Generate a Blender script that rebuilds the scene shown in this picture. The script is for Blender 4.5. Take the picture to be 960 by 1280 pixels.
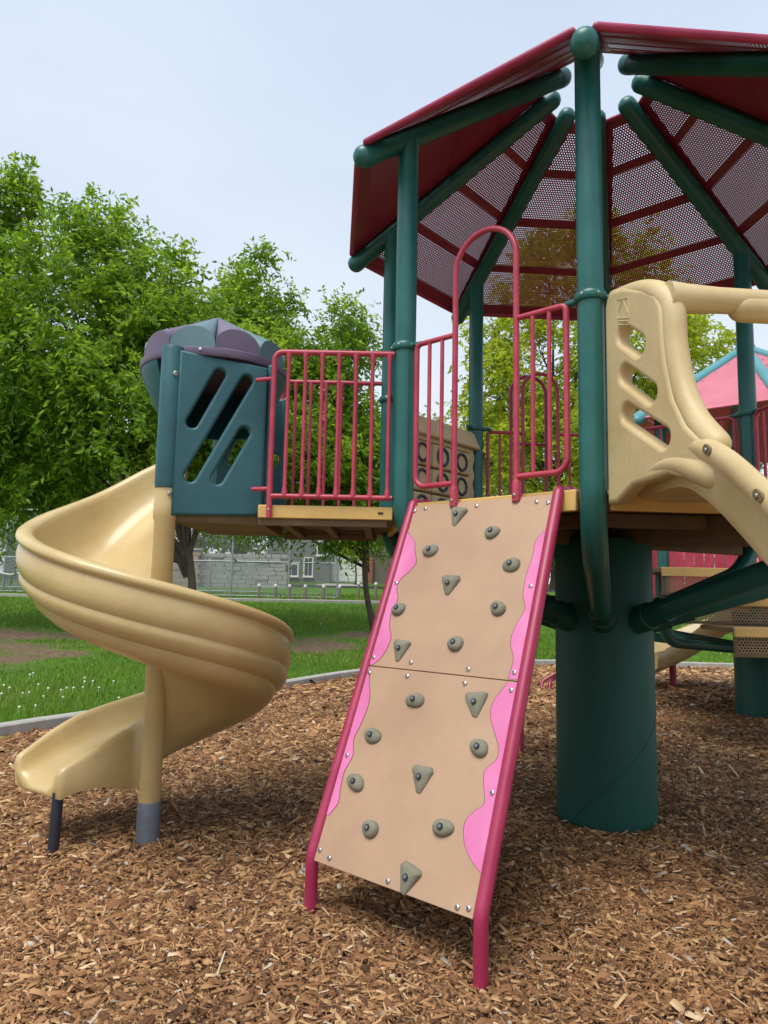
import bpy, math, random
import numpy as np
from mathutils import Vector, Matrix, Quaternion

for o in list(bpy.data.objects): bpy.data.objects.remove(o)
scene = bpy.context.scene
C = scene.collection
random.seed(7); RNG = np.random.default_rng(7)
PI = math.pi
V = Vector

# ------------------------------------------------------------------ camera
cd = bpy.data.cameras.new("camera"); cam = bpy.data.objects.new("camera", cd); C.objects.link(cam)
PITCH, ROLL = .1147, .0198
F = V((0, math.cos(PITCH), math.sin(PITCH))); U = V((0, -math.sin(PITCH), math.cos(PITCH))); R = V((1, 0, 0))
R2 = R*math.cos(ROLL) + U*math.sin(ROLL); U2 = U*math.cos(ROLL) - R*math.sin(ROLL)
m = Matrix((R2, U2, -F)).transposed().to_4x4(); m.translation = (0, 0, 1.4)
cam.matrix_world = m
cd.sensor_fit = 'VERTICAL'; cd.sensor_height = 36; cd.sensor_width = 27; cd.lens = 896.6/1280*36
cd.clip_start = .05; cd.clip_end = 1500
scene.camera = cam

# ------------------------------------------------------------------ sky and sun (thin bright overcast)
SUN_EL, SUN_AZ = math.radians(64), math.radians(215)      # azimuth clockwise from +Y: behind and left of the camera
w = bpy.data.worlds.new("World"); scene.world = w; w.use_nodes = True
nt = w.node_tree; nt.nodes.clear()
out = nt.nodes.new('ShaderNodeOutputWorld'); bg = nt.nodes.new('ShaderNodeBackground'); bg.inputs[1].default_value = .1
sky = nt.nodes.new('ShaderNodeTexSky'); sky.sky_type = 'NISHITA'; sky.sun_disc = False
sky.sun_elevation = SUN_EL; sky.sun_rotation = SUN_AZ; sky.air_density = 1; sky.dust_density = 2.5; sky.ozone_density = 1
tc = nt.nodes.new('ShaderNodeTexCoord'); mp = nt.nodes.new('ShaderNodeMapping'); mp.inputs['Scale'].default_value = (1, 1, 2.2)
nz = nt.nodes.new('ShaderNodeTexNoise'); nz.inputs['Scale'].default_value = 1.6; nz.inputs['Detail'].default_value = 5; nz.inputs['Roughness'].default_value = .5
rp = nt.nodes.new('ShaderNodeMapRange'); rp.inputs[1].default_value = .3; rp.inputs[2].default_value = .7; rp.inputs[3].default_value = .74; rp.inputs[4].default_value = 1.0
mx = nt.nodes.new('ShaderNodeMix'); mx.data_type = 'RGBA'
zs = nt.nodes.new('ShaderNodeSeparateXYZ'); nt.links.new(tc.outputs['Generated'], zs.inputs[0])
gr = nt.nodes.new('ShaderNodeValToRGB'); gr.color_ramp.elements[0].position = .0; gr.color_ramp.elements[0].color = (.385, .412, .44, 1); gr.color_ramp.elements[1].position = .62; gr.color_ramp.elements[1].color = (.315, .36, .425, 1)
sc = nt.nodes.new('ShaderNodeVectorMath'); sc.operation = 'SCALE'; sc.inputs['Scale'].default_value = 10      # high thin cloud, paler in the haze towards the horizon
nt.links.new(zs.outputs[2], gr.inputs[0]); nt.links.new(gr.outputs[0], sc.inputs[0]); nt.links.new(sc.outputs[0], mx.inputs[7])
nt.links.new(tc.outputs['Generated'], mp.inputs[0]); nt.links.new(mp.outputs[0], nz.inputs['Vector'])
nt.links.new(nz.outputs[0], rp.inputs[0]); nt.links.new(rp.outputs[0], mx.inputs[0]); nt.links.new(sky.outputs[0], mx.inputs[6])
nt.links.new(mx.outputs[2], bg.inputs[0]); nt.links.new(bg.outputs[0], out.inputs[0])
sl = bpy.data.lights.new("sun", 'SUN'); sl.energy = 1.5; sl.angle = math.radians(36); sl.color = (1, .95, .87)
so = bpy.data.objects.new("sun", sl); C.objects.link(so)
sd = V((math.sin(SUN_AZ)*math.cos(SUN_EL), math.cos(SUN_AZ)*math.cos(SUN_EL), math.sin(SUN_EL)))
so.rotation_euler = sd.to_track_quat('Z', 'Y').to_euler(); so.location = (-8, -8, 14)
vs = scene.view_settings
vs.view_transform = 'Standard'; vs.look = 'None'; vs.gamma = 1; vs.use_curve_mapping = False; vs.exposure = 1.22
scene.render.engine = 'CYCLES'
scene.cycles.transparent_max_bounces = 24; scene.cycles.max_bounces = 8

# ------------------------------------------------------------------ materials
MATS = {}
def nodes_mat(name):
    mt = bpy.data.materials.new(name); mt.use_nodes = True
    n = mt.node_tree; p = n.nodes['Principled BSDF']; MATS[name] = mt
    return mt, n, p
def N(n, t, **kw):
    x = n.nodes.new(t)
    for k, v in kw.items(): setattr(x, k, v)
    return x
def paint(name, col, rough=.45, var=.12, scale=3., fade=None, dirt=None, bump=.0, bscale=60, metal=0, spec=.5, streak=False, coat=0, scuff=0, scuffcol=(.2, .15, .11)):
    """painted / moulded surface: base colour with soft fading, speckle of dirt, fine relief"""
    mt, n, p = nodes_mat(name); L = n.links.new
    tc = N(n, 'ShaderNodeTexCoord'); mp = N(n, 'ShaderNodeMapping')
    if streak: mp.inputs['Scale'].default_value = (1, 1, .12)
    L(tc.outputs['Object'], mp.inputs[0])
    nz = N(n, 'ShaderNodeTexNoise'); nz.inputs['Scale'].default_value = scale; nz.inputs['Detail'].default_value = 6; nz.inputs['Roughness'].default_value = .62
    L(mp.outputs[0], nz.inputs['Vector'])
    rmp = N(n, 'ShaderNodeValToRGB'); e = rmp.color_ramp.elements
    c = np.array(col); f = np.array(fade) if fade else np.clip(c*(1+var)+.01*var, 0, 1)
    e[0].position = .32; e[0].color = (*(c*(1-var)), 1); e[1].position = .7; e[1].color = (*f, 1)
    L(nz.outputs[0], rmp.inputs[0]); colout = rmp.outputs[0]
    if dirt is not None:
        n2 = N(n, 'ShaderNodeTexNoise'); n2.inputs['Scale'].default_value = 22; n2.inputs['Detail'].default_value = 8; n2.inputs['Roughness'].default_value = .75
        L(tc.outputs['Object'], n2.inputs['Vector'])
        mr = N(n, 'ShaderNodeMapRange'); mr.inputs[1].default_value = .55; mr.inputs[2].default_value = .8; mr.inputs[4].default_value = dirt
        L(n2.outputs[0], mr.inputs[0])
        mx = N(n, 'ShaderNodeMix', data_type='RGBA'); mx.inputs[7].default_value = (.13, .1, .07, 1)
        L(mr.outputs[0], mx.inputs[0]); L(colout, mx.inputs[6]); colout = mx.outputs[2]
    if scuff:
        for rot, sc_ in (((0, 0, .3), (26, 26, 1.7)), ((.2, .9, .5), (30, 2.2, 30)), ((.5, .3, .2), (3, 34, 30))):
            m3 = N(n, 'ShaderNodeMapping'); m3.inputs['Scale'].default_value = sc_; m3.inputs['Rotation'].default_value = rot; L(tc.outputs['Object'], m3.inputs[0])
            n3 = N(n, 'ShaderNodeTexNoise'); n3.inputs['Scale'].default_value = 1; n3.inputs['Detail'].default_value = 4; n3.inputs['Roughness'].default_value = .6; L(m3.outputs[0], n3.inputs['Vector'])
            r3 = N(n, 'ShaderNodeMapRange'); r3.inputs[1].default_value = .60; r3.inputs[2].default_value = .78; r3.inputs[4].default_value = scuff; L(n3.outputs[0], r3.inputs[0])
            x3 = N(n, 'ShaderNodeMix', data_type='RGBA'); x3.inputs[7].default_value = (*scuffcol, 1); L(r3.outputs[0], x3.inputs[0]); L(colout, x3.inputs[6]); colout = x3.outputs[2]
    L(colout, p.inputs['Base Color'])
    p.inputs['Roughness'].default_value = rough; p.inputs['Metallic'].default_value = metal
    p.inputs['Specular IOR Level'].default_value = spec; p.inputs['Coat Weight'].default_value = coat
    rr = N(n, 'ShaderNodeMapRange'); rr.inputs[3].default_value = max(.05, rough-.1); rr.inputs[4].default_value = min(1, rough+.14)
    L(nz.outputs[0], rr.inputs[0]); L(rr.outputs[0], p.inputs['Roughness'])
    if bump:
        nb = N(n, 'ShaderNodeTexNoise'); nb.inputs['Scale'].default_value = bscale; nb.inputs['Detail'].default_value = 3
        L(tc.outputs['Object'], nb.inputs['Vector'])
        b = N(n, 'ShaderNodeBump'); b.inputs['Strength'].default_value = bump; b.inputs['Distance'].default_value = .004
        L(nb.outputs[0], b.inputs['Height']); L(b.outputs[0], p.inputs['Normal'])
    return mt
TEAL = (.011, .112, .098)
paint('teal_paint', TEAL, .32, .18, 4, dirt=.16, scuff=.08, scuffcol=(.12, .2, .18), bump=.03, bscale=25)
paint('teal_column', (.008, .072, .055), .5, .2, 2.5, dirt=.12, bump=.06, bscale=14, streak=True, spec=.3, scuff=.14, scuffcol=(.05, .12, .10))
paint('red_paint', (.41, .028, .06), .36, .14, 7, fade=(.47, .055, .092), dirt=.12, bump=.04, bscale=40)
paint('crimson_paint', (.33, .016, .07), .38, .16, 6, fade=(.37, .03, .09), dirt=.12, bump=.04, bscale=40)
paint('maroon_paint', (.20, .012, .03), .42, .18, 5, dirt=.1)
paint('tan_plastic', (.53, .385, .165), .3, .08, 2.2, fade=(.60, .455, .215), scuff=.22, scuffcol=(.34, .24, .13), dirt=.12, bump=.05, bscale=90, coat=.12)
paint('beige_plastic', (.52, .39, .18), .5, .09, 3, fade=(.6, .47, .26), scuff=.2, scuffcol=(.66, .58, .42), dirt=.2, bump=.12, bscale=120)
paint('tan_panel', (.38, .24, .15), .55, .08, 1.6, fade=(.45, .295, .19), scuff=.42, scuffcol=(.33, .22, .15), dirt=.18, bump=.05, bscale=150)
paint('groove_dark', (.16, .05, .06), .7)
paint('pink_plastic', (.60, .14, .34), .5, .07, 4, fade=(.67, .21, .41), scuff=.16, scuffcol=(.5, .2, .3), dirt=.12, bump=.04, bscale=150)
paint('hold_rock', (.185, .18, .13), .75, .16, 14, dirt=.3, bump=.5, bscale=130)
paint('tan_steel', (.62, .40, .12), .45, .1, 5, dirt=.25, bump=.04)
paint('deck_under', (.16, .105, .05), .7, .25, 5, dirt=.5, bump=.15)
paint('teal_plastic', (.010, .075, .09), .42, .12, 2.5, fade=(.022, .11, .13), scuff=.12, scuffcol=(.08, .16, .18), dirt=.10, bump=.14, bscale=110)
paint('purple_plastic', (.105, .078, .135), .45, .12, 3, fade=(.15, .115, .18), dirt=.10, bump=.1, bscale=110)
paint('teal_faded', (.085, .165, .185), .45, .15, 3, dirt=.08, bump=.1, bscale=110)
paint('steel', (.45, .44, .42), .38, .1, 20, metal=1)
paint('galvanised', (.15, .175, .21), .5, .2, 9, dirt=.35, bump=.1, metal=.6)
paint('dark_leg', (.022, .026, .042), .5, .2, 6, dirt=.2)
paint('black_hole', (.02, .02, .02), .8)
paint('navy_ring', (.035, .04, .065), .5, .15, 8)
paint('concrete', (.36, .35, .325), .85, .16, 6, dirt=.45, bump=.4, bscale=60)
paint('asphalt', (.07, .075, .085), .9, .25, 30, bump=.5, bscale=90)
paint('fence_grey', (.33, .36, .38), .5, .15, 5, metal=.4)
paint('wire_grey', (.30, .32, .34), .5, .1, 5, metal=.3)
paint('bark', (.075, .052, .038), .9, .35, 7, bump=.9, bscale=26)
paint('pink_roof', (.50, .115, .16), .5, .06, 2, fade=(.56, .18, .23), dirt=.06)
paint('teal_ridge', (.07, .26, .29), .4, .1, 3)
paint('white_paint', (.74, .74, .72), .5, .06, 3, dirt=.1)
paint('siding_grey', (.17, .165, .165), .7, .08, 2)
paint('siding_brown', (.15, .125, .11), .7, .1, 2)
paint('shingle', (.10, .095, .095), .9, .3, 10)
paint('brick', (.30, .12, .075), .85, .3, 16)
paint('stone_block', (.36, .35, .33), .85, .25, 3, bump=.3)
paint('stone_pier', (.40, .27, .2), .85, .25, 5, bump=.3)
paint('glass_dark', (.05, .06, .07), .08, .1, 1)
paint('rope_white', (.75, .75, .72), .7)
paint('dandelion', (.75, .74, .66), .8)

def perforated(name, col, pitch=.0205, rad=.25):
    mt, n, p = nodes_mat(name); L = n.links.new
    p.inputs['Base Color'].default_value = (*col, 1); p.inputs['Roughness'].default_value = .45
    uv = N(n, 'ShaderNodeUVMap'); sx = N(n, 'ShaderNodeSeparateXYZ'); L(uv.outputs[0], sx.inputs[0])
    def M(op, a, b=None):
        x = N(n, 'ShaderNodeMath', operation=op)
        for i, q in enumerate((a, b)):
            if q is None: continue
            if isinstance(q, (int, float)): x.inputs[i].default_value = q
            else: L(q, x.inputs[i])
        return x.outputs[0]
    y = M('DIVIDE', sx.outputs[1], pitch*.866); x = M('DIVIDE', sx.outputs[0], pitch)
    odd = M('MULTIPLY', M('FLOORED_MODULO', M('FLOOR', y), 2), .5)
    fx = M('SUBTRACT', M('FRACT', M('ADD', x, odd)), .5); fy = M('MULTIPLY', M('SUBTRACT', M('FRACT', y), .5), .866)
    d = M('SQRT', M('ADD', M('MULTIPLY', fx, fx), M('MULTIPLY', fy, fy)))
    hole = M('LESS_THAN', d, rad)
    tr = N(n, 'ShaderNodeBsdfTransparent'); ms = N(n, 'ShaderNodeMixShader')
    L(hole, ms.inputs[0]); L(p.outputs[0], ms.inputs[1]); L(tr.outputs[0], ms.inputs[2])
    L(ms.outputs[0], n.nodes['Material Output'].inputs[0])
    return mt
perforated('perforated_maroon', (.27, .016, .05))
perforated('perforated_tan', (.30, .2, .09), .03, .33)

def leaf_mat(name, stops, trans=.45):
    mt, n, p = nodes_mat(name); L = n.links.new
    a = N(n, 'ShaderNodeAttribute', attribute_name='rnd'); r = N(n, 'ShaderNodeValToRGB')
    e = r.color_ramp.elements
    while len(e) < len(stops): e.new(.5)
    for i, (pos, c) in enumerate(stops): e[i].position = pos; e[i].color = (*c, 1)
    L(a.outputs['Fac'], r.inputs[0]); L(r.outputs[0], p.inputs['Base Color'])
    p.inputs['Roughness'].default_value = .5; p.inputs['Specular IOR Level'].default_value = .35
    t = N(n, 'ShaderNodeBsdfTranslucent'); hs = N(n, 'ShaderNodeHueSaturation'); hs.inputs['Value'].default_value = 1.5; hs.inputs['Hue'].default_value = .485
    L(r.outputs[0], hs.inputs['Color']); L(hs.outputs[0], t.inputs[0])
    ms = N(n, 'ShaderNodeMixShader'); ms.inputs[0].default_value = trans
    L(p.outputs[0], ms.inputs[1]); L(t.outputs[0], ms.inputs[2]); L(ms.outputs[0], n.nodes['Material Output'].inputs[0])
    return mt
leaf_mat('leaf_green', [(0, (.045, .12, .010)), (.5, (.155, .295, .019)), (1, (.36, .51, .045))], .55)
leaf_mat('leaf_yellow', [(0, (.14, .22, .012)), (.5, (.33, .42, .024)), (1, (.52, .58, .055))], .55)
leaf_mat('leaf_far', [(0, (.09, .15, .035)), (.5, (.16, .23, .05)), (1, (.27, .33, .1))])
leaf_mat('grass_blade', [(0, (.05, .12, .011)), (.55, (.12, .23, .017)), (.9, (.23, .35, .03)), (1, (.36, .33, .14))], .3)

def chip_mat():
    mt, n, p = nodes_mat('wood_chip'); L = n.links.new
    a = N(n, 'ShaderNodeAttribute', attribute_name='rnd'); r = N(n, 'ShaderNodeValToRGB')
    st = [(0, (.06, .035, .022)), (.16, (.13, .062, .030)), (.42, (.26, .13, .058)), (.66, (.39, .212, .097)), (.84, (.54, .35, .17)), (.95, (.65, .49, .31)), (.975, (.34, .30, .26)), (1, (.60, .54, .46))]
    e = r.color_ramp.elements
    while len(e) < len(st): e.new(.5)
    for i, (pos, c) in enumerate(st): e[i].position = pos; e[i].color = (*c, 1)
    L(a.outputs['Fac'], r.inputs[0])
    tc = N(n, 'ShaderNodeTexCoord'); nz = N(n, 'ShaderNodeTexNoise'); nz.inputs['Scale'].default_value = 160; nz.inputs['Detail'].default_value = 3
    L(tc.outputs['Object'], nz.inputs['Vector'])
    mr = N(n, 'ShaderNodeMapRange'); mr.inputs[3].default_value = .7; mr.inputs[4].default_value = 1.25; L(nz.outputs[0], mr.inputs[0])
    # broad damp / dry areas
    n2 = N(n, 'ShaderNodeTexNoise'); n2.inputs['Scale'].default_value = .9; n2.inputs['Detail'].default_value = 4; L(tc.outputs['Object'], n2.inputs['Vector'])
    m2 = N(n, 'ShaderNodeMapRange'); m2.inputs[1].default_value = .3; m2.inputs[2].default_value = .7; m2.inputs[3].default_value = .75; m2.inputs[4].default_value = 1.15; L(n2.outputs[0], m2.inputs[0])
    mu = N(n, 'ShaderNodeMath', operation='MULTIPLY'); L(mr.outputs[0], mu.inputs[0]); L(m2.outputs[0], mu.inputs[1])
    hs = N(n, 'ShaderNodeHueSaturation'); L(r.outputs[0], hs.inputs['Color']); L(mu.outputs[0], hs.inputs['Value'])
    L(hs.outputs[0], p.inputs['Base Color']); p.inputs['Roughness'].default_value = .8; p.inputs['Specular IOR Level'].default_value = .25
chip_mat()
def chip_ground():
    mt, n, p = nodes_mat('chip_bed'); L = n.links.new
    tc = N(n, 'ShaderNodeTexCoord'); v = N(n, 'ShaderNodeTexVoronoi'); v.inputs['Scale'].default_value = 45
    mp = N(n, 'ShaderNodeMapping'); mp.inputs['Scale'].default_value = (1, .55, 1); mp.inputs['Rotation'].default_value = (0, 0, .6)
    nzw = N(n, 'ShaderNodeTexNoise'); nzw.inputs['Scale'].default_value = 6
    L(tc.outputs['Object'], mp.inputs[0]); L(mp.outputs[0], v.inputs['Vector'])
    sp = N(n, 'ShaderNodeSeparateColor'); L(v.outputs['Color'], sp.inputs[0])
    r = N(n, 'ShaderNodeValToRGB'); e = r.color_ramp.elements
    st = [(0, (.07, .04, .024)), (.5, (.20, .11, .055)), (.8, (.34, .2, .1)), (1, (.5, .33, .18))]
    while len(e) < 4: e.new(.5)
    for i, (pos, c) in enumerate(st): e[i].position = pos; e[i].color = (*c, 1)
    L(sp.outputs[0], r.inputs[0]); L(r.outputs[0], p.inputs['Base Color']); p.inputs['Roughness'].default_value = .9
    b = N(n, 'ShaderNodeBump'); b.inputs['Strength'].default_value = .8; b.inputs['Distance'].default_value = .01
    L(v.outputs['Distance'], b.inputs['Height']); L(b.outputs[0], p.inputs['Normal'])
chip_ground()
def lawn_mat():
    mt, n, p = nodes_mat('lawn_soil'); L = n.links.new
    tc = N(n, 'ShaderNodeTexCoord'); nz = N(n, 'ShaderNodeTexNoise'); nz.inputs['Scale'].default_value = .6; nz.inputs['Detail'].default_value = 10; nz.inputs['Roughness'].default_value = .7
    L(tc.outputs['Object'], nz.inputs['Vector'])
    g = N(n, 'ShaderNodeValToRGB'); e = g.color_ramp.elements; e[0].position = .3; e[0].color = (.045, .105, .013, 1); e[1].position = .7; e[1].color = (.10, .205, .022, 1)
    L(nz.outputs[0], g.inputs[0])
    n2 = N(n, 'ShaderNodeTexNoise'); n2.inputs['Scale'].default_value = 9; n2.inputs['Detail'].default_value = 8; n2.inputs['Roughness'].default_value = .7; L(tc.outputs['Object'], n2.inputs['Vector'])
    d = N(n, 'ShaderNodeValToRGB'); e = d.color_ramp.elements; e[0].position = .3; e[0].color = (.09, .06, .038, 1); e[1].position = .75; e[1].color = (.24, .175, .115, 1)
    L(n2.outputs[0], d.inputs[0])
    a = N(n, 'ShaderNodeAttribute', attribute_name='dirt')
    ad = N(n, 'ShaderNodeMath', operation='ADD'); s2 = N(n, 'ShaderNodeMath', operation='SUBTRACT'); s2.inputs[1].default_value = .5
    L(n2.outputs[0], s2.inputs[0]); L(a.outputs['Fac'], ad.inputs[0]); L(s2.outputs[0], ad.inputs[1])
    st = N(n, 'ShaderNodeMapRange'); st.inputs[1].default_value = .38; st.inputs[2].default_value = .62; L(ad.outputs[0], st.inputs[0])
    mx = N(n, 'ShaderNodeMix', data_type='RGBA'); L(st.outputs[0], mx.inputs[0]); L(g.outputs[0], mx.inputs[6]); L(d.outputs[0], mx.inputs[7])
    L(mx.outputs[2], p.inputs['Base Color']); p.inputs['Roughness'].default_value = .95; p.inputs['Specular IOR Level'].default_value = .1
    b = N(n, 'ShaderNodeBump'); b.inputs['Strength'].default_value = .8; b.inputs['Distance'].default_value = .05; L(n2.outputs[0], b.inputs['Height']); L(b.outputs[0], p.inputs['Normal'])
lawn_mat()

# ------------------------------------------------------------------ mesh helpers
def fil(pts, rad, n=6):
    """polyline with rounded corners"""
    pts = [V(p) for p in pts]; o = [pts[0]]
    for i in range(1, len(pts)-1):
        a, b, c = pts[i-1], pts[i], pts[i+1]
        r = rad[i-1] if isinstance(rad, (list, tuple)) else rad
        d1 = (a-b); d2 = (c-b); l1, l2 = d1.length, d2.length; d1.normalize(); d2.normalize()
        ang = d1.angle(d2)
        if ang > 3.1: o.append(b); continue
        t = min(r/math.tan(ang/2), l1*.49, l2*.49); rr = t*math.tan(ang/2)
        bis = (d1+d2).normalized(); cen = b+bis*(rr/math.sin(ang/2)); s = b+d1*t-cen; e = b+d2*t-cen
        for k in range(n+1):
            f = k/n; om = PI-ang
            o.append(cen + (s*math.sin((1-f)*om)+e*math.sin(f*om))/math.sin(om))
    o.append(pts[-1]); return o
class G:
    def __init__(s): s.v = []; s.f = []
    def box(s, c, size, rot=None):
        b = len(s.v); c = V(c)
        for z in (-.5, .5):
            for x, y in ((-.5, -.5), (.5, -.5), (.5, .5), (-.5, .5)):
                p = V((x*size[0], y*size[1], z*size[2])); s.v.append(c+(rot@p if rot else p))
        s.f += [tuple(b+i for i in q) for q in ((3, 2, 1, 0), (4, 5, 6, 7), (0, 1, 5, 4), (1, 2, 6, 5), (2, 3, 7, 6), (3, 0, 4, 7))]
        return s
    def hexa(s, p):                       # 8 corners, bottom ring then top ring
        b = len(s.v); s.v += [V(q) for q in p]
        s.f += [tuple(b+i for i in q) for q in ((3, 2, 1, 0), (4, 5, 6, 7), (0, 1, 5, 4), (1, 2, 6, 5), (2, 3, 7, 6), (3, 0, 4, 7))]
        return s
    def tube(s, pts, r, seg=14, cap='flat', closed=False):
        pts = [V(p) for p in pts]; n = len(pts); rr = r if isinstance(r, (list, tuple, np.ndarray)) else [r]*n
        if cap == 'round' and not closed:
            a = (pts[0]-pts[1]).normalized(); b = (pts[-1]-pts[-2]).normalized(); R0, R1 = rr[0], rr[-1]
            pre = [(pts[0]+a*R0*math.sin(t), R0*math.cos(t)) for t in (1.5, 1.2, .8, .4)]; post = [(pts[-1]+b*R1*math.sin(t), R1*math.cos(t)) for t in (.4, .8, 1.2, 1.5)]
            pts = [q[0] for q in pre]+pts+[q[0] for q in post]; rr = [q[1] for q in pre]+list(rr)+[q[1] for q in post]; n = len(pts)
        b0 = len(s.v); prev = None
        for i in range(n):
            if closed: t = pts[(i+1) % n]-pts[i-1]
            else: t = pts[min(i+1, n-1)]-pts[max(i-1, 0)]
            t.normalize()
            if prev is None:
                x = t.cross(V((0, 0, 1)));
                if x.length < .05: x = t.cross(V((0, 1, 0)))
                x.normalize()
            else: x = (prev-t*prev.dot(t)).normalized()
            prev = x; y = t.cross(x)
            for k in range(seg):
                a = 2*PI*k/seg; s.v.append(pts[i]+(x*math.cos(a)+y*math.sin(a))*rr[i])
        m = n if closed else n-1
        for i in range(m):
            for k in range(seg):
                a = b0+i*seg+k; b = b0+i*seg+(k+1) % seg; c = b0+((i+1) % n)*seg+(k+1) % seg; d = b0+((i+1) % n)*seg+k
                s.f.append((a, b, c, d))
        if not closed:
            s.f.append(tuple(b0+k for k in range(seg))[::-1]); s.f.append(tuple(b0+(n-1)*seg+k for k in range(seg)))
        return s
    def lathe(s, prof, c, seg=32, axis=None, a0=0):
        """prof: (r,z) list; closed ends when r==0"""
        b0 = len(s.v); c = V(c); q = V((0, 0, 1)).rotation_difference(V(axis)) if axis is not None else None
        for r, z in prof:
            for k in range(seg):
                a = 2*PI*k/seg+a0; p = V((r*math.cos(a), r*math.sin(a), z)); s.v.append(c+(q@p if q else p))
        for i in range(len(prof)-1):
            for k in range(seg):
                s.f.append((b0+i*seg+k, b0+i*seg+(k+1) % seg, b0+(i+1)*seg+(k+1) % seg, b0+(i+1)*seg+k))
        s.f.append(tuple(b0+k for k in range(seg))[::-1]); s.f.append(tuple(b0+(len(prof)-1)*seg+k for k in range(seg)))
        return s
    def ball(s, c, r, seg=20, sq=(1, 1, 1)):
        b0 = len(s.v); c = V(c); n = 10
        for i in range(1, n):
            a = PI*i/n
            for k in range(seg):
                t = 2*PI*k/seg; s.v.append(c+V((r*sq[0]*math.sin(a)*math.cos(t), r*sq[1]*math.sin(a)*math.sin(t), -r*sq[2]*math.cos(a))))
        for i in range(n-2):
            for k in range(seg): s.f.append((b0+i*seg+k, b0+i*seg+(k+1) % seg, b0+(i+1)*seg+(k+1) % seg, b0+(i+1)*seg+k))
        s.f.append(tuple(b0+k for k in range(seg))[::-1]); s.f.append(tuple(b0+(n-2)*seg+k for k in range(seg)))
        return s
    def prism(s, outline, n, th):
        """planar outline (3D points) extruded along n by th"""
        b = len(s.v); n = V(n); k = len(outline); s.v += [V(p) for p in outline]; s.v += [V(p)+n*th for p in outline]
        s.f.append(tuple(range(b, b+k))[::-1]); s.f.append(tuple(range(b+k, b+2*k)))
        for i in range(k): j = (i+1) % k; s.f.append((b+i, b+j, b+k+j, b+k+i))
        return s
    def mesh(s, name, mat, smooth=35):
        me = bpy.data.meshes.new(name); me.from_pydata([tuple(p) for p in s.v], [], s.f); me.materials.append(MATS[mat])
        import bmesh
        bm = bmesh.new(); bm.from_mesh(me); bmesh.ops.recalc_face_normals(bm, faces=bm.faces); bm.to_mesh(me); bm.free()
        if smooth:
            me.polygons.foreach_set('use_smooth', [True]*len(me.polygons)); me.set_sharp_from_angle(angle=math.radians(smooth))
        return me
def root_loc(o):
    l = V((0, 0, 0))
    while o: l += o.location; o = o.parent
    return l
def thing(name, label, cat, loc=(0, 0, 0), group=None):
    o = bpy.data.objects.new(name, None); C.objects.link(o); o.location = loc; o.empty_display_size = .1
    o['label'] = label; o['category'] = cat
    if group: o['group'] = group
    return o
def part(name, g, mat, parent=None, bevel=0, smooth=35, label=None):
    me = g.mesh(name, mat, smooth) if isinstance(g, G) else g
    o = bpy.data.objects.new(name, me); C.objects.link(o)
    if parent:
        o.parent = parent; l = root_loc(parent)
        if l.length > 0: me.transform(Matrix.Translation(-l))
    if bevel:
        b = o.modifiers.new('bevel', 'BEVEL'); b.width = bevel; b.segments = 2; b.limit_method = 'ANGLE'
    if label: o['label'] = label
    return o
def inst(name, me, parent, mtx):
    """a piece that shares its mesh; mtx in world space"""
    o = bpy.data.objects.new(name, me); C.objects.link(o); o.parent = parent
    o.matrix_local = Matrix.Translation(-root_loc(parent)) @ mtx
    return o
def tag(o, label, cat, group=None, kind=None):
    if label: o['label'] = label
    if cat: o['category'] = cat
    if group: o['group'] = group
    if kind: o['kind'] = kind
    return o
def frame(o, x, y, z):
    m = Matrix((V(x), V(y), V(z))).transposed().to_4x4(); m.translation = V(o); return m
def npmesh(name, verts, quads, mat, rnd=None, smooth=False):
    me = bpy.data.meshes.new(name); nv, nf = len(verts), len(quads); k = quads.shape[1]
    me.vertices.add(nv); me.vertices.foreach_set('co', verts.astype(np.float32).ravel())
    me.loops.add(nf*k); me.loops.foreach_set('vertex_index', quads.astype(np.int32).ravel())
    me.polygons.add(nf); me.polygons.foreach_set('loop_start', np.arange(0, nf*k, k, dtype=np.int32))
    if smooth: me.polygons.foreach_set('use_smooth', np.ones(nf, dtype=bool))
    me.update(calc_edges=True); me.materials.append(MATS[mat])
    if rnd is not None:
        a = me.attributes.new('rnd', 'FLOAT', 'POINT'); a.data.foreach_set('value', rnd.astype(np.float32))
    return me
def plate(name, outer, holes, depth, bev, mat, M4, cyc=True):
    """2D outline with holes -> rounded plate, placed by M4"""
    cu = bpy.data.curves.new(name, 'CURVE'); cu.dimensions = '2D'; cu.fill_mode = 'BOTH'; cu.extrude = max(depth/2-bev, .001); cu.bevel_depth = bev; cu.bevel_resolution = 3; cu.offset = -bev
    for pl in [outer]+holes:
        sp = cu.splines.new('POLY'); sp.points.add(len(pl)-1); sp.use_cyclic_u = True
        for i, (x, y) in enumerate(pl): sp.points[i].co = (x, y, 0, 1)
    o = bpy.data.objects.new(name, cu); C.objects.link(o)
    dg = bpy.context.evaluated_depsgraph_get(); me = bpy.data.meshes.new_from_object(o.evaluated_get(dg)); me.name = name
    bpy.data.objects.remove(o); bpy.data.curves.remove(cu)
    me.transform(M4); me.materials.clear(); me.materials.append(MATS[mat])
    me.polygons.foreach_set('use_smooth', [True]*len(me.polygons)); me.set_sharp_from_angle(angle=math.radians(32))
    return me
def stadium(a, b, r, n=8):
    a = V((*a, 0)); b = V((*b, 0)); d = (b-a).normalized(); q = math.atan2(d.y, d.x)
    return [(b.x+r*math.cos(q-PI/2+PI*k/n), b.y+r*math.sin(q-PI/2+PI*k/n)) for k in range(n+1)] + [(a.x+r*math.cos(q+PI/2+PI*k/n), a.y+r*math.sin(q+PI/2+PI*k/n)) for k in range(n+1)]
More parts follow.
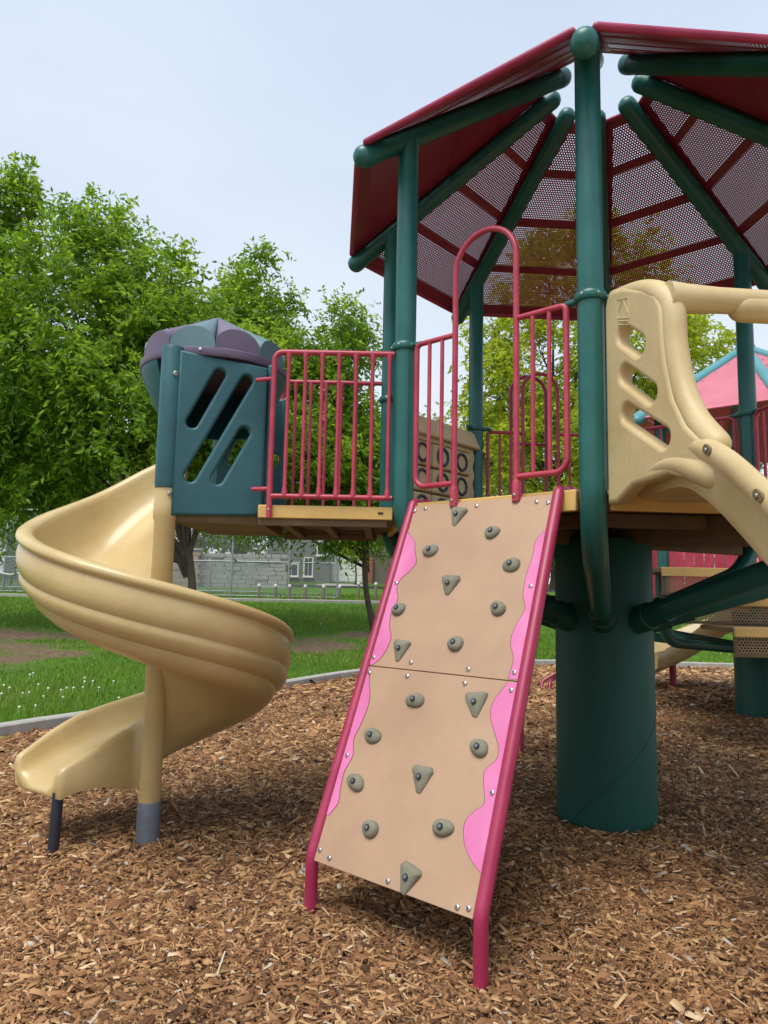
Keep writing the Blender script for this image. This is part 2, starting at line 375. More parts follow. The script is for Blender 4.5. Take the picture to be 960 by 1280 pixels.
def catmull(p, n=5):
    p = [np.array(q, float) for q in p]; p = [2*p[0]-p[1]]+p+[2*p[-1]-p[-2]]; o = []
    for i in range(1, len(p)-2):
        for k in range(n):
            t = k/n; a, b, c, d = p[i-1:i+3]
            o.append(.5*((2*b)+(-a+c)*t+(2*a-5*b+4*c-d)*t*t+(-a+3*b-3*c+d)*t**3))
    o.append(p[-2]); return o
BOLT = G().lathe([(.001, .009), (.006, .0095), (.0125, .006), (.0135, 0)], (0, 0, 0), 14).mesh('bolt', 'steel', 50)
SOCK = G().lathe([(.005, .0102), (.0048, .0098)], (0, 0, 0), 6).mesh('socket', 'black_hole', 0)
def bolt(parent, p, n, s=1.0):
    n = V(n).normalized(); x = n.orthogonal().normalized(); y = n.cross(x)
    b = inst('bolt', BOLT, parent, frame(p, x*s, y*s, n*s)); k = bpy.data.objects.new('bolt_socket', SOCK); C.objects.link(k); k.parent = b
    return b

# ------------------------------------------------------------------ terrain
KERB = [(-4.6, -8), (-4.9, 2), (-4.5, 4.9), (-3.57, 6.93), (-3.12, 7.66), (-2.59, 8.63), (-1.55, 10.47), (-.36, 12.55), (1.3, 14.35), (3.56, 15.2), (6.5, 15.3), (9.5, 14.6), (13, 12.6), (16, 9), (17, 3), (17, -8)]
KS = np.array([tuple(q) for q in catmull(KERB, 6)])
def kerb_dist(x, y):
    """signed distance outward from the chip bed edge"""
    p = np.stack([x, y], -1)[..., None, :]; a = KS[:-1]; b = KS[1:]; ab = b-a
    t = np.clip(((p-a)*ab).sum(-1)/(ab**2).sum(-1), 0, 1); q = a+ab*t[..., None]; d = np.sqrt(((p-q)**2).sum(-1)).min(-1)
    ins = np.zeros(x.shape, bool); n = len(KS)
    for i in range(n):
        x1, y1 = KS[i]; x2, y2 = KS[(i+1) % n]
        if y1 == y2: continue
        c = ((y1 > y) != (y2 > y)) & (x < (x2-x1)*(y-y1)/(y2-y1)+x1); ins ^= c
    return np.where(ins, -d, d)
PATH_Y = 22.5
def height(x, y):
    x = np.asarray(x, float); y = np.asarray(y, float); d = np.maximum(kerb_dist(x, y), 0)
    dp = np.maximum(PATH_Y-y, 0); t = d/(d+dp+1e-6)
    h = .06+1.06*(t**.9)+np.where(y > PATH_Y, .033*(np.minimum(y, 75)-PATH_Y), 0)
    return h+.05*np.sin(x*.7+1)*np.sin(y*.5)*np.clip(d/2, 0, 1)*np.where(y > 20, 0, 1)
def hz(x, y): return float(height(np.array([x]), np.array([y]))[0])
DIRT = [(-5.6, 11.5, 1.3, 1.9), (-6.8, 13.5, 1.8, 1.4), (-2.6, 12.2, .7, .5), (-1.3, 14.8, 1.2, 1.2), (-.4, 16.5, 1.0, 1.0), (-7.8, 9.6, 1.3, 1.0), (-3.6, 15.5, 1, .7)]
def dirtmask(x, y):
    m = np.zeros(x.shape)
    for cx, cy, rx, ry in DIRT: m = np.maximum(m, np.exp(-(((x-cx)/rx)**2+((y-cy)/ry)**2)*1.1))
    return m*.78+(.26)*np.sin(x*2.9+1.3*np.sin(y*2.2))*np.sin(y*3.7+1.1*np.sin(x*1.9))*(m > .05)
xs = np.unique(np.concatenate([np.arange(-14, 20, .4), np.linspace(-14, -160, 30), np.linspace(20, 190, 30)]))
ys = np.unique(np.concatenate([np.arange(-8, 26, .4), np.linspace(26, 260, 50)]))
X, Y = np.meshgrid(xs, ys, indexing='ij'); D = kerb_dist(X, Y); Z = height(X, Y)
Z = np.where(D < -.05, -.12, Z)
idx = np.arange(X.size).reshape(X.shape)
q = np.stack([idx[:-1, :-1], idx[1:, :-1], idx[1:, 1:], idx[:-1, 1:]], -1).reshape(-1, 4)
keep = (D.ravel()[q] > -.5).any(1)
me = npmesh('lawn', np.stack([X, Y, Z], -1).reshape(-1, 3), q[keep], 'lawn_soil', smooth=True)
a = me.attributes.new('dirt', 'FLOAT', 'POINT'); a.data.foreach_set('value', dirtmask(X, Y).astype(np.float32).ravel())
lawn = part('lawn', me, None); lawn['kind'] = 'structure'
# kerb: swept block, split in cast lengths
def sweep_xy(P, prof, zf=lambda x, y: 0):
    g = G(); n = len(P); k = len(prof)
    for i in range(n):
        t = P[min(i+1, n-1)]-P[max(i-1, 0)]; t = t/np.linalg.norm(t); nn = np.array([-t[1], t[0]])
        for a, z in prof: g.v.append(V((P[i][0]+nn[0]*a, P[i][1]+nn[1]*a, z+zf(P[i][0], P[i][1]))))
    for i in range(n-1):
        for j in range(k): g.f.append((i*k+j, i*k+(j+1) % k, (i+1)*k+(j+1) % k, (i+1)*k+j))
    g.f.append(tuple(range(k))); g.f.append(tuple((n-1)*k+j for j in range(k)))
    return g
kt = bpy.data.objects.new('kerb', None); C.objects.link(kt); kt['kind'] = 'structure'
seg = np.concatenate([[0], np.cumsum(np.linalg.norm(np.diff(KS, axis=0), axis=1))])
def along(s): return np.array([np.interp(s, seg, KS[:, 0]), np.interp(s, seg, KS[:, 1])])
s0 = 0
while s0 < seg[-1]-.5:
    s1 = min(s0+2.4, seg[-1]); P = [along(s) for s in np.linspace(s0, s1-.012, 9)]
    part('kerb_length', sweep_xy(P, [(-.07, -.1), (-.07, .105), (-.055, .12), (.065, .12), (.08, .105), (.08, -.1)]), 'concrete', kt)
    s0 = s1
# concrete walk behind the lawn
P = [np.array((x, PATH_Y+.5+.004*(x+4)**2*.2)) for x in np.linspace(-40, 40, 60)]
part('path', sweep_xy(P, [(-.55, -.2), (-.55, .05), (.55, .06), (.55, -.2)], hz), 'concrete')['kind'] = 'structure'

# ------------------------------------------------------------------ wood chips
def bed(x, y):
    return .014*np.sin(x*2.3+1.7*np.sin(y*1.1))*np.sin(y*2.0+1.3*np.sin(x*1.6))+.006*np.sin(x*7+y*3)*np.sin(y*6.1)-.03*np.exp(-((x+1.95)**2+(y-3.75)**2)/.25)-.02*np.exp(-((x-.0)**2+(y-2.75)**2)/.2)
def chips(n, x, y, scale):
    L = scale*(.016+RNG.gamma(2.2, .0115, n)); W = scale*(.0045+RNG.gamma(2., .003, n)); H = W*(.25+.5*RNG.random(n))
    fine = RNG.random(n) < .45; L[fine] *= .55; W[fine] *= .6
    big = RNG.random(n) < .02; L[big] *= 1.5; W[big] *= 1.9
    L = np.minimum(L, .10*scale)
    yaw = RNG.uniform(0, 2*PI, n); pit = RNG.normal(0, .22, n); rol = RNG.normal(0, .4, n)
    d = np.stack([np.cos(yaw)*np.cos(pit), np.sin(yaw)*np.cos(pit), np.sin(pit)], -1)
    s = np.stack([-np.sin(yaw), np.cos(yaw), np.zeros(n)], -1); u = np.cross(d, s)
    s2 = s*np.cos(rol)[:, None]+u*np.sin(rol)[:, None]; u2 = np.cross(d, s2)
    c = np.stack([x, y, bed(x, y)+RNG.uniform(0, .014, n)*scale+np.abs(np.sin(pit))*L*.4], -1)
    l = (L/2)[:, None]; wv = (W/2)[:, None]; h = H[:, None]
    t1 = RNG.uniform(.35, 1, n)[:, None]; t2 = RNG.uniform(.35, 1, n)[:, None]; o1 = RNG.uniform(-.5, .5, n)[:, None]
    v = np.stack([c-d*l-s2*wv*t1, c-d*l+s2*wv*t1, c+d*l+s2*wv*t2, c+d*l-s2*wv*t2, c-d*l*.85+u2*h+s2*wv*o1, c+d*l*.85+u2*h+s2*wv*o1], 1).reshape(-1, 3)
    b = (np.arange(n)*6)[:, None]
    tri = np.concatenate([b+np.array([[3, 0, 5]]), b+np.array([[0, 4, 5]]), b+np.array([[1, 2, 4]]), b+np.array([[2, 5, 4]]), b+np.array([[0, 1, 4]]), b+np.array([[2, 3, 5]])], 0)
    r = np.clip(RNG.beta(2.0, 2.3, n)+np.where(big, .15, 0), 0, .955); gray = RNG.random(n) < .016; r[gray] = RNG.uniform(.965, 1, gray.sum())
    return v, tri, np.repeat(r, 6)
gx = np.linspace(-6, 19, 160); gy = np.linspace(-8, 17, 160); GX, GY = np.meshgrid(gx, gy, indexing='ij'); ii = np.arange(GX.size).reshape(GX.shape)
me = npmesh('chip_ground', np.stack([GX, GY, bed(GX, GY)-.012], -1).reshape(-1, 3), np.stack([ii[:-1, :-1], ii[1:, :-1], ii[1:, 1:], ii[:-1, 1:]], -1).reshape(-1, 4), 'chip_bed', smooth=True)
part('ground', me, None)['kind'] = 'structure'
allv, allt, allr, off = [], [], [], 0
for (y0, y1, dens, sc) in ((1.2, 3.6, 6200, 1.0), (3.6, 6.0, 3400, 1.15), (6.0, 9.5, 1400, 1.6), (9.5, 15.3, 430, 2.6)):
    wmax = .56*y1+1.2; n = int(dens*(y1-y0)*2*wmax)
    x = RNG.uniform(-wmax, wmax, n); y = RNG.uniform(y0, y1, n)
    k = (np.abs(x) < .56*y+1.1) & (kerb_dist(x, y) < -.07) & (((x-1.48)**2+(y-4.836)**2) > .33**2)
    v, t, r = chips(int(k.sum()), x[k], y[k], sc); allv.append(v); allt.append(t+off); allr.append(r); off += len(v)
n = 260; x = RNG.uniform(-3, 3.2, n); y = RNG.uniform(1.5, 6.5, n); k = ((x-1.48)**2+(y-4.836)**2) > .4**2
v, t, r = chips(int(k.sum()), x[k], y[k], 2.1); allv.append(v); allt.append(t+off); allr.append(r); off += len(v)
me = npmesh('wood_chips', np.concatenate(allv), np.concatenate(allt), 'wood_chip', np.concatenate(allr))
tag(part('wood_chips', me, None), 'brown shredded wood chip mulch covering the play area', 'mulch', kind='stuff')

# ------------------------------------------------------------------ grass
def blades(n, x, y, hgt, wid):
    z = height(x, y); yaw = RNG.uniform(0, 2*PI, n); s = np.stack([np.cos(yaw), np.sin(yaw), np.zeros(n)], -1)
    lean = RNG.normal(0, .4, (n, 2)); h = hgt*RNG.uniform(.5, 1.25, n)
    b = np.stack([x, y, z-.01], -1); mid = b+np.stack([lean[:, 0]*h*.3, lean[:, 1]*h*.3, h*.6], -1); tip = b+np.stack([lean[:, 0]*h, lean[:, 1]*h, h], -1)
    w_ = (wid*RNG.uniform(.6, 1.3, n))[:, None]
    v = np.stack([b-s*w_*.5, mid-s*w_*.4, tip, mid+s*w_*.4, b+s*w_*.5], 1).reshape(-1, 3)
    k = (np.arange(n)*5)[:, None]; tri = np.concatenate([k+np.array([[0, 1, 4]]), k+np.array([[1, 3, 4]]), k+np.array([[1, 2, 3]])], 0)
    return v, tri
allv, allt, allr, off = [], [], [], 0
for (x0, x1, y0, y1, n, h, wd) in ((-9, 2, 6.5, 13, 80000, .07, .008), (-13, 4, 13, 22, 60000, .085, .014), (-20, 2, 23, 29, 20000, .1, .03), (3, 13, 14, 22, 22000, .09, .018)):
    x = RNG.uniform(x0, x1, n); y = RNG.uniform(y0, y1, n); d = kerb_dist(x, y)
    nn = np.sin(x*1.7+np.sin(y*2.1))*np.sin(y*1.3+np.sin(x*.9))
    k = (d > .1) & (dirtmask(x, y)+RNG.normal(0, .12, n) < .42) & (RNG.random(n) < .75+.25*nn)
    x, y, d, nn = x[k], y[k], d[k], nn[k]
    hh = h*(1+.9*np.exp(-d*3)*(y < 14)) * (1+.35*nn)
    v, t = blades(len(x), x, y, hh, wd); allv.append(v); allt.append(t+off); off += len(v)
    allr.append(np.repeat(np.clip(RNG.beta(3, 3, len(x))+.24*nn, 0, 1), 5))
me = npmesh('lawn_grass', np.concatenate(allv), np.concatenate(allt), 'grass_blade', np.concatenate(allr))
tag(part('lawn_grass', me, None), 'short green grass growing on the lawn beyond the concrete kerb', 'grass', kind='stuff')
g = G()
for i in range(40):
    x, y = (RNG.normal(-4.0, .6), RNG.normal(8.4, .6)) if i < 34 else (RNG.uniform(-9, -1), RNG.uniform(9, 18))
    if kerb_dist(np.array([x]), np.array([y]))[0] < .15: continue
    z = hz(x, y); h = RNG.uniform(.03, .08); g.tube([(x, y, z), (x+.01, y, z+h)], .003, 4); g.ball((x+.01, y, z+h), .013, 8)
tag(part('dandelions', g, 'dandelion'), 'white dandelion seed heads scattered in the grass by the kerb', 'flowers', kind='stuff')

# ================================================================== main canopy tower
CX, CY, TH = 1.480, 4.836, -1.8936
RP, RE, RI, ZE, ZT, ZD = 1.533, 1.835, .309, 3.997, 5.068, 1.92
PR = .0635
def pol(r, k, z=0): a = TH-k*PI/4; return V((CX+r*math.cos(a), CY+r*math.sin(a), z))
tower = thing('canopy_tower', 'tall eight-post play tower on one thick green column under a maroon perforated canopy', 'play tower', (CX, CY, 0))
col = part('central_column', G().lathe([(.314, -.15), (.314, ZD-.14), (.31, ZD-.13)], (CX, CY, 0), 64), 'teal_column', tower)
# raised spiral weld seam of the pipe
sp = [V((CX+.314*math.cos(a), CY+.314*math.sin(a), .03+.30*(a+2.6))) for a in np.linspace(-2.6, 3.4, 70)]
part('weld_seam', G().tube(sp, .0035, 6), 'teal_column', col)
zr = lambda r: ZE+(RE-r)/(RE-RI)*(ZT-ZE)
def ring_collar(c, z, r=PR, ears=()):
    g = G().lathe([(r-.002, -.022), (r+.010, -.022), (r+.017, -.012), (r+.017, .012), (r+.010, .022), (r-.002, .022)], (c[0], c[1], z), 28)
    for e in ears:
        e = V((e[0], e[1], 0)).normalized(); p = V((c[0], c[1], z))+e*(r+.01)
        g.tube([p, p+e*.055], [.019, .016], 12, 'round')
    return g
posts = []
for k in range(8):
    a = TH-k*PI/4; d = V((math.cos(a), math.sin(a), 0)); c0 = V((CX, CY, 0))
    path = fil([c0+d*.50+V((0, 0, 1.335)), c0+d*RP+V((0, 0, 1.665)), c0+d*RP+V((0, 0, zr(RP)-.01))], .42, 10)
    p = part('post', G().tube(path, PR, 26), 'teal_paint', tower); posts.append(p)
    st = part('arm_sleeve', G().tube([c0+d*.27+V((0, 0, 1.262)), c0+d*.40+V((0, 0, 1.303)), c0+d*.405+V((0, 0, 1.3048)), c0+d*.54+V((0, 0, 1.348))], [.086, .086, .076, .076], 24), 'teal_column', tower)
    q = c0+d*RP; ed = [pol(RP, k+1)-pol(RP, k), pol(RP, k-1)-pol(RP, k)]
    cl = part('clamp_collar', ring_collar((q.x, q.y), 2.868, ears=[(e.x, e.y) for e in ed]), 'teal_paint', p)
    for s in (-.5, .55, 1.6): b_ = bolt(tower, q+V((d.x*math.cos(s)-d.y*math.sin(s), d.y*math.cos(s)+d.x*math.sin(s), 0))*(PR+.016)+V((0, 0, 2.868)), (d.x*math.cos(s)-d.y*math.sin(s), d.y*math.cos(s)+d.x*math.sin(s), 0), .55)
    # rafter with domed ends
    raf = part('rafter', G().tube([pol(RE, k, ZE), pol(RI, k, ZT)], .0635, 24), 'teal_paint', tower)
    ax = (pol(RE, k, ZE)-pol(RI, k, ZT)).normalized()
    dome = [(.0655, -.06), (.0665, 0), (.062, .024), (.046, .047), (.02, .06), (.001, .063)]
    part('end_cap', G().lathe(dome, pol(RE, k, ZE), 24, ax), 'teal_paint', raf); part('end_cap', G().lathe(dome, pol(RI, k, ZT), 24, -ax), 'teal_paint', raf)
    if k == 0: continue
# canopy panels
for k in range(8):
    o0, o1, i0, i1 = pol(1.82, k, zr(1.82)), pol(1.82, k+1, zr(1.82)), pol(.37, k, zr(.37)), pol(.37, k+1, zr(.37))
    mo, mi = (o0+o1)/2, (i0+i1)/2; up = (mi-mo).normalized(); ac = (o1-o0).normalized(); nn = ac.cross(up).normalized()
    if nn.z < 0: nn = -nn
    hw0, hw1, ln = (o1-o0).length/2-.012, (i1-i0).length/2-.012, (mi-mo).length
    base = mo+nn*.062
    def P(u, v, h=0): return base+ac*u+up*v+nn*h
    me = bpy.data.meshes.new('roof_panel'); tk = .004
    vv = [P(-hw0, 0), P(hw0, 0), P(hw1, ln), P(-hw1, ln)]; uv = [(-hw0, 0), (hw0, 0), (hw1, ln), (-hw1, ln)]
    me.from_pydata([tuple(q-V((CX, CY, 0))) for i_ in range(2) for q in [p_+nn*tk*i_ for p_ in vv]], [], [(4*i_+3, 4*i_+2, 4*i_+1, 4*i_) for i_ in range(2)])
    ul = me.uv_layers.new(name='UVMap')
    for lp in me.loops: ul.data[lp.index].uv = uv[lp.vertex_index % 4]
    me.materials.append(MATS['perforated_maroon'])
    pn = bpy.data.objects.new('roof_panel', me); C.objects.link(pn); pn.parent = tower
    def strip(v0, v1):
        w0 = hw0+(hw1-hw0)*v0/ln-.004; w1 = hw0+(hw1-hw0)*v1/ln-.004
        g = G().hexa([P(-w0, v0, -.006), P(w0, v0, -.006), P(w1, v1, -.006), P(-w1, v1, -.006), P(-w0, v0, -.001), P(w0, v0, -.001), P(w1, v1, -.001), P(-w1, v1, -.001)])
        part('stiffener_strip', g, 'maroon_paint', pn, smooth=0)
    for v0 in (.0, .43, .86, 1.27): strip(v0, v0+(.1 if v0 == 0 else .062))
    strip(ln-.07, ln)
    for s in (-1, 1):
        g = G().hexa([P(s*(hw0-.075), .1, -.0045), P(s*hw0, .1, -.0045), P(s*hw1, ln-.07, -.0045), P(s*(hw1-.075), ln-.07, -.0045), P(s*(hw0-.075), .1, -.0015), P(s*hw0, .1, -.0015), P(s*hw1, ln-.07, -.0015), P(s*(hw1-.075), ln-.07, -.0015)])
        part('side_band', g, 'maroon_paint', pn, smooth=0)
    part('eave_tube', G().tube([P(-hw0+.03, -.01, .004), P(hw0-.03, -.01, .004)], .021, 12, 'round'), 'crimson_paint', pn)
    part('ring_tube', G().tube([P(-hw1, ln+.005, .004), P(hw1, ln+.005, .004)], .016, 10), 'crimson_paint', pn)
# octagonal deck: wedges, fascias, joists
for k in range(8):
    a, b = pol(RP-.045, k, ZD), pol(RP-.045, k+1, ZD); c = V((CX, CY, ZD))
    ia, ib = c+(a-c)*.04, c+(b-c)*.04; sh = ((a+b)/2-c).normalized()*.006
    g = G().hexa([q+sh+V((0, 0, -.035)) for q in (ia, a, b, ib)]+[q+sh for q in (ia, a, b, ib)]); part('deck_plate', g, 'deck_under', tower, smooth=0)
    d = (b-a).normalized(); n = V((d.y, -d.x, 0));
    if n.dot((a+b)/2-c) < 0: n = -n
    A = a+d*.07; B = b-d*.07
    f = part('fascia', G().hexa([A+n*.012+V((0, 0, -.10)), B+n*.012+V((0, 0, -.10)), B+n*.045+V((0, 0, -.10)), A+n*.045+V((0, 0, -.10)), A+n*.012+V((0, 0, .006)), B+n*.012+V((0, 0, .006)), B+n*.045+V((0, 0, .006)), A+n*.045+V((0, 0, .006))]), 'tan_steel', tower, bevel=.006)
    for t in (.12, .3, .42, .6, .78, .9):
        q = A+(B-A)*t+n*.0455+V((0, 0, -.03)); part('slot', G().box(q, (.034 if t in (.12, .42, .78) else .012, .004, .012), Matrix.Rotation(math.atan2(d.y, d.x), 3, 'Z')), 'black_hole', f, smooth=0)
    e = pol(RP-.12, k, 0); ang = TH-k*PI/4
    part('joist', G().box(c+(e-V((CX, CY, 0)))*.5+V((0, 0, -.105)), (RP-.2, .06, .13), Matrix.Rotation(ang, 3, 'Z')), 'deck_under', tower, bevel=.004)
    mid = ang-PI/8; mp_ = V((CX+.8*math.cos(mid), CY+.8*math.sin(mid), ZD-.08))
    part('cross_joist', G().box(mp_, (.05, .58, .08), Matrix.Rotation(mid, 3, 'Z')), 'deck_under', tower, bevel=.004)

# ------------------------------------------------------------------ railings
def edge(k):
    a, b = pol(RP, k), pol(RP, k+1); d = (b-a).normalized(); n = V((d.y, -d.x, 0))
    if n.dot((a+b)/2-V((CX, CY, 0))) < 0: n = -n
    return a, b, d, n
def rung(g_name, parent, p0, p1, r=.0125, mat='red_paint', flare=False):
    if flare:
        p0, p1 = V(p0), V(p1); L = (p1-p0); pts = [p0+L*t for t in (0, .012, .045, .07, .93, .955, .988, 1)]
        part(g_name, G().tube(pts, [.019, .019, .015, r, r, .015, .019, .019], 12), mat, parent)
    else: part(g_name, G().tube([p0, p1], r, 12), mat, parent)
def arch_rail(label, a, d, n, total, mat, ul, ur, group=None):
    """arched entry guard: two half panels either side of a tall loop. a = start corner"""
    o = lambda u, z: a+d*u+n*.03+V((0, 0, z))
    t = thing('arch_railing', label, 'railing', (a+d*(total/2)+V((0, 0, ZD))), group)
    R_ = (ur-ul)/2; cu = (ul+ur)/2; zs = 3.405-R_
    pts = [o(ul, ZD-.03), o(ul, zs)]+[o(cu-R_*math.cos(q), zs+R_*math.sin(q)) for q in np.linspace(.12, PI-.12, 16)]+[o(ur, zs), o(ur, ZD-.03)]
    part('loop_tube', G().tube(pts, .0165, 16), mat, t)
    for u in (ul, ur):
        part('foot', G().tube([o(u, ZD-.035), o(u, ZD+.055), o(u, ZD+.075)], [.024, .024, .018], 14), mat, t); bolt(t, o(u, ZD-.005)+n*.023, n, .7)
    part('side_rail', G().tube(fil([o(ul, 2.853), o(.115, 2.853), o(.115, 2.012), o(ul, 2.012)], [.03, .07], 6), .0155, 14), mat, t)
    part('side_rail', G().tube(fil([o(ur, 2.853), o(total-.115, 2.853), o(total-.115, 2.012), o(ur, 2.012)], [.03, .07], 6), .0155, 14), mat, t)
    for u in (.115+(ul-.115)*.34, .115+(ul-.115)*.67, ur+(total-.115-ur)*.34, ur+(total-.115-ur)*.67):
        rung('baluster', t, o(u, 2.02), o(u, 2.846), .0115, mat)
    return t
a, b, d, n = edge(0)       # runs P0 -> P1; measure from P1
arch_rail('red arched handrail with tall loop at the top of the climbing wall', b, -d, n, 1.173, 'red_paint', .386, .775)
a, b, d, n = edge(3)
arch_rail('red arched handrail loop on the far side of the tower deck', a, d, n, 1.173, 'red_paint', .43, .75)
def plain_rail(label, a, d, n, total, nb=9):
    o = lambda u, z: a+d*u+n*.0+V((0, 0, z))
    t = thing('guard_railing', label, 'railing', a+d*(total/2)+V((0, 0, ZD)))
    part('rail_frame', G().tube(fil([o(.1, 2.02), o(.1, 2.86), o(total-.1, 2.86), o(total-.1, 2.02)], .05), .0155, 12), 'red_paint', t)
    part('bottom_rail', G().tube([o(.1, 2.02), o(total-.1, 2.02)], .0155, 12), 'red_paint', t)
    for u in np.linspace(.1, total-.1, nb+2)[1:-1]: rung('baluster', t, o(u, 2.02), o(u, 2.855), .0115)
    for u in (.1, total-.1): part('foot', G().tube([o(u, 2.02), o(u, ZD-.01)], .0165, 10), 'red_paint', t)
    return t
a, b, d, n = edge(4); plain_rail('red guard railing beside the beige slide panel on the far deck edge', a, d, n, 1.173)
a, b, d, n = edge(5); plain_rail('red guard railing on the deck edge in front of the pink roof', a, d, n, 1.173)

# rear loop ladder standing behind the far arched handrail
a, b, d, n = edge(3)
t = thing('loop_climber', 'crimson hooped tube climber standing on the chips behind the tower deck', 'climber', a+d*.58+n*.42)
o = lambda u, z, e=.42: a+d*u+n*e+V((0, 0, z))
for u in (.42, .76): pass
R_ = .17; pts = [o(.2, -.05), o(.2, 1.5), o(.42, 1.9), o(.42, 3.33)]+[o(.59-R_*math.cos(q), 3.33+R_*math.sin(q)) for q in np.linspace(.15, PI-.15, 14)]+[o(.76, 3.33), o(.76, 1.9), o(.52, 1.5), o(.52, -.05)]
part('side_loop', G().tube(pts, .017, 14), 'crimson_paint', t)
for z in np.arange(2.0, 2.9, .28): part('rung', G().tube([o(.42, z), o(.76, z)], .014, 10), 'crimson_paint', t)
for u in (.42, .76): part('tie_bar', G().tube([o(u, 2.2), o(u, 2.2, .0)], .012, 10), 'crimson_paint', t)

# ------------------------------------------------------------------ tic-tac-toe panel between the left rear posts
a, b, d, n = edge(2)
t = thing('game_panel', 'beige moulded panel of nine turning blocks with dark rings', 'play panel', a+d*.62+V((0, 0, ZD)))
M4 = frame(a, d, V((0, 0, 1)), d.cross(V((0, 0, 1))))
wav = lambda z, s: .012*math.sin(z*42)*s
outl = [(.11, 1.95)]+[(1.075+wav(z, 1), z) for z in np.linspace(1.95, 2.66, 40)]+[(.11+wav(z, 1), z) for z in np.linspace(2.66, 1.97, 40)]
W0, W1, Z0, Z1 = .20, 1.0, 2.0, 2.62
part('frame', plate('frame', outl, [[(W0, Z0), (W1, Z0), (W1, Z1), (W0, Z1)]], .1, .012, 'beige_plastic', M4), None, t)
inn = -n
tn = d.cross(V((0, 0, 1)))
cap = G().hexa([a+d*.07+tn*-.1+V((0, 0, 2.655)), a+d*1.12+tn*-.1+V((0, 0, 2.655)), a+d*1.12+tn*.1+V((0, 0, 2.655)), a+d*.07+tn*.1+V((0, 0, 2.655)), a+d*.09+tn*-.035+V((0, 0, 2.82)), a+d*1.1+tn*-.035+V((0, 0, 2.82)), a+d*1.1+tn*.035+V((0, 0, 2.82)), a+d*.09+tn*.035+V((0, 0, 2.82))])
part('cap', cap, 'beige_plastic', t, bevel=.02)
for u in (.2, 1.0): part('bracket', G().box(a+d*u+V((0, 0, 1.94)), (.05, .05, .06), Matrix.Rotation(math.atan2(d.y, d.x), 3, 'Z')), 'tan_steel', t)
bw, bh = (W1-W0)/3, (Z1-Z0)/3
blk = G().box((0, 0, 0), (bw-.012, .13, bh-.014)).mesh('block', 'beige_plastic')
rng = G().tube([V((.068*math.cos(q), 0, .068*math.sin(q))) for q in np.linspace(0, 2*PI, 25)[:-1]], .014, 8, closed=True).mesh('ring', 'navy_ring')
for i in range(3):
    for j in range(3):
        c = a+d*(W0+bw*(i+.5))+V((0, 0, Z0+bh*(j+.5))); m4 = frame(c, d, V((0, 0, 1)).cross(d), (0, 0, 1))
        ob = inst('block', blk, t, m4); bv = ob.modifiers.new('bevel', 'BEVEL'); bv.width = .018; bv.segments = 3
        for s in (-1, 1):
            r_ = bpy.data.objects.new('ring', rng); C.objects.link(r_); r_.parent = ob; r_.location = (0, s*.066, 0)
    
# ------------------------------------------------------------------ bridge to the slide tower
P1, P2 = pol(RP, 1), pol(RP, 2)
BW = -.735; ZB = 1.905
br = thing('bridge_deck', 'narrow tan-edged bridge deck joining tower and spiral slide', 'deck', (-.3, 4.7, ZB))
part('deck_plate', G().hexa([(BW, 4.19, ZB-.05), (.12, 4.19, ZB-.05), (.06, 5.28, ZB-.05), (BW, 5.28, ZB-.05), (BW, 4.19, ZB), (.12, 4.19, ZB), (.06, 5.28, ZB), (BW, 5.28, ZB)]), 'deck_under', br)
f1 = part('fascia', G().box(((BW+.05)/2, 4.165, ZB-.036), (.05-BW, .03, .076)), 'tan_steel', br, bevel=.005)
part('slot', G().box((-.02, 4.148, ZB-.035), (.03, .004, .011)), 'black_hole', f1, smooth=0)
part('fascia', G().box(((BW-.02)/2, 5.3, ZB-.036), (-.02-BW, .03, .076)), 'tan_steel', br, bevel=.005)
for x in (-.6, -.35, -.1): part('joist', G().box((x, 4.73, ZB-.075), (.05, 1.05, .055)), 'deck_under', br, bevel=.004)
part('edge_beam', G().box(((BW+.02)/2, 4.2, ZB-.092), (.02-BW, .04, .045)), 'deck_under', br, bevel=.004)
part('edge_beam', G().box(((BW-.05)/2, 5.26, ZB-.092), (-.05-BW, .04, .045)), 'deck_under', br, bevel=.004)
def bridge_rail(label, y, x0, x1, ztop, side):
    t = thing('bridge_railing', label, 'railing', ((x0+x1)/2, y, ZB))
    if side < 0:
        part('rail_frame', G().tube(fil([(x0, y, ZB-.075), (x0, y, ztop), (x1, y, ztop)], .05), .0165, 16), 'red_paint', t)
        part('bottom_rail', G().tube([(x0, y, 1.957), (x1, y, 1.957)], .0155, 14), 'red_paint', t)
        for z in (2.66, 2.0): part('stub', G().tube([(x0, y, z), (x0-.11, y+.04, z)], .0125, 10), 'red_paint', t)
        bolt(t, (x0, y-.0165, ZB-.03), (0, -1, 0), .5)
    else:
        part('rail_frame', G().tube(fil([(x0, y, ZB-.02), (x0, y, ztop), (x1, y, ztop), (x1, y, ZB-.02)], .055), .0165, 16), 'red_paint', t)
        part('bottom_rail', G().tube([(x0, y, 1.957), (x1, y, 1.957)], .0155, 14), 'red_paint', t)
        part('stub', G().tube([(x1, y, 2.7), (x1+.06, y, 2.7)], .0125, 10), 'red_paint', t)
    nb = 7
    for i in range(nb):
        x = x0+(x1-x0)*((i+.86)/(nb+.15)); rung('baluster', t, (x, y, 1.957), (x, y, ztop-.004), .0115, flare=True)
    return t
bridge_rail('red bridge railing of flared bars bolted to the outer tan deck edge', 4.135, -.668, .045, 2.822, -1)
bridge_rail('red bridge railing on the lawn side of the bridge with rounded corner', 5.33, -.79, .04, 3.0, 1)

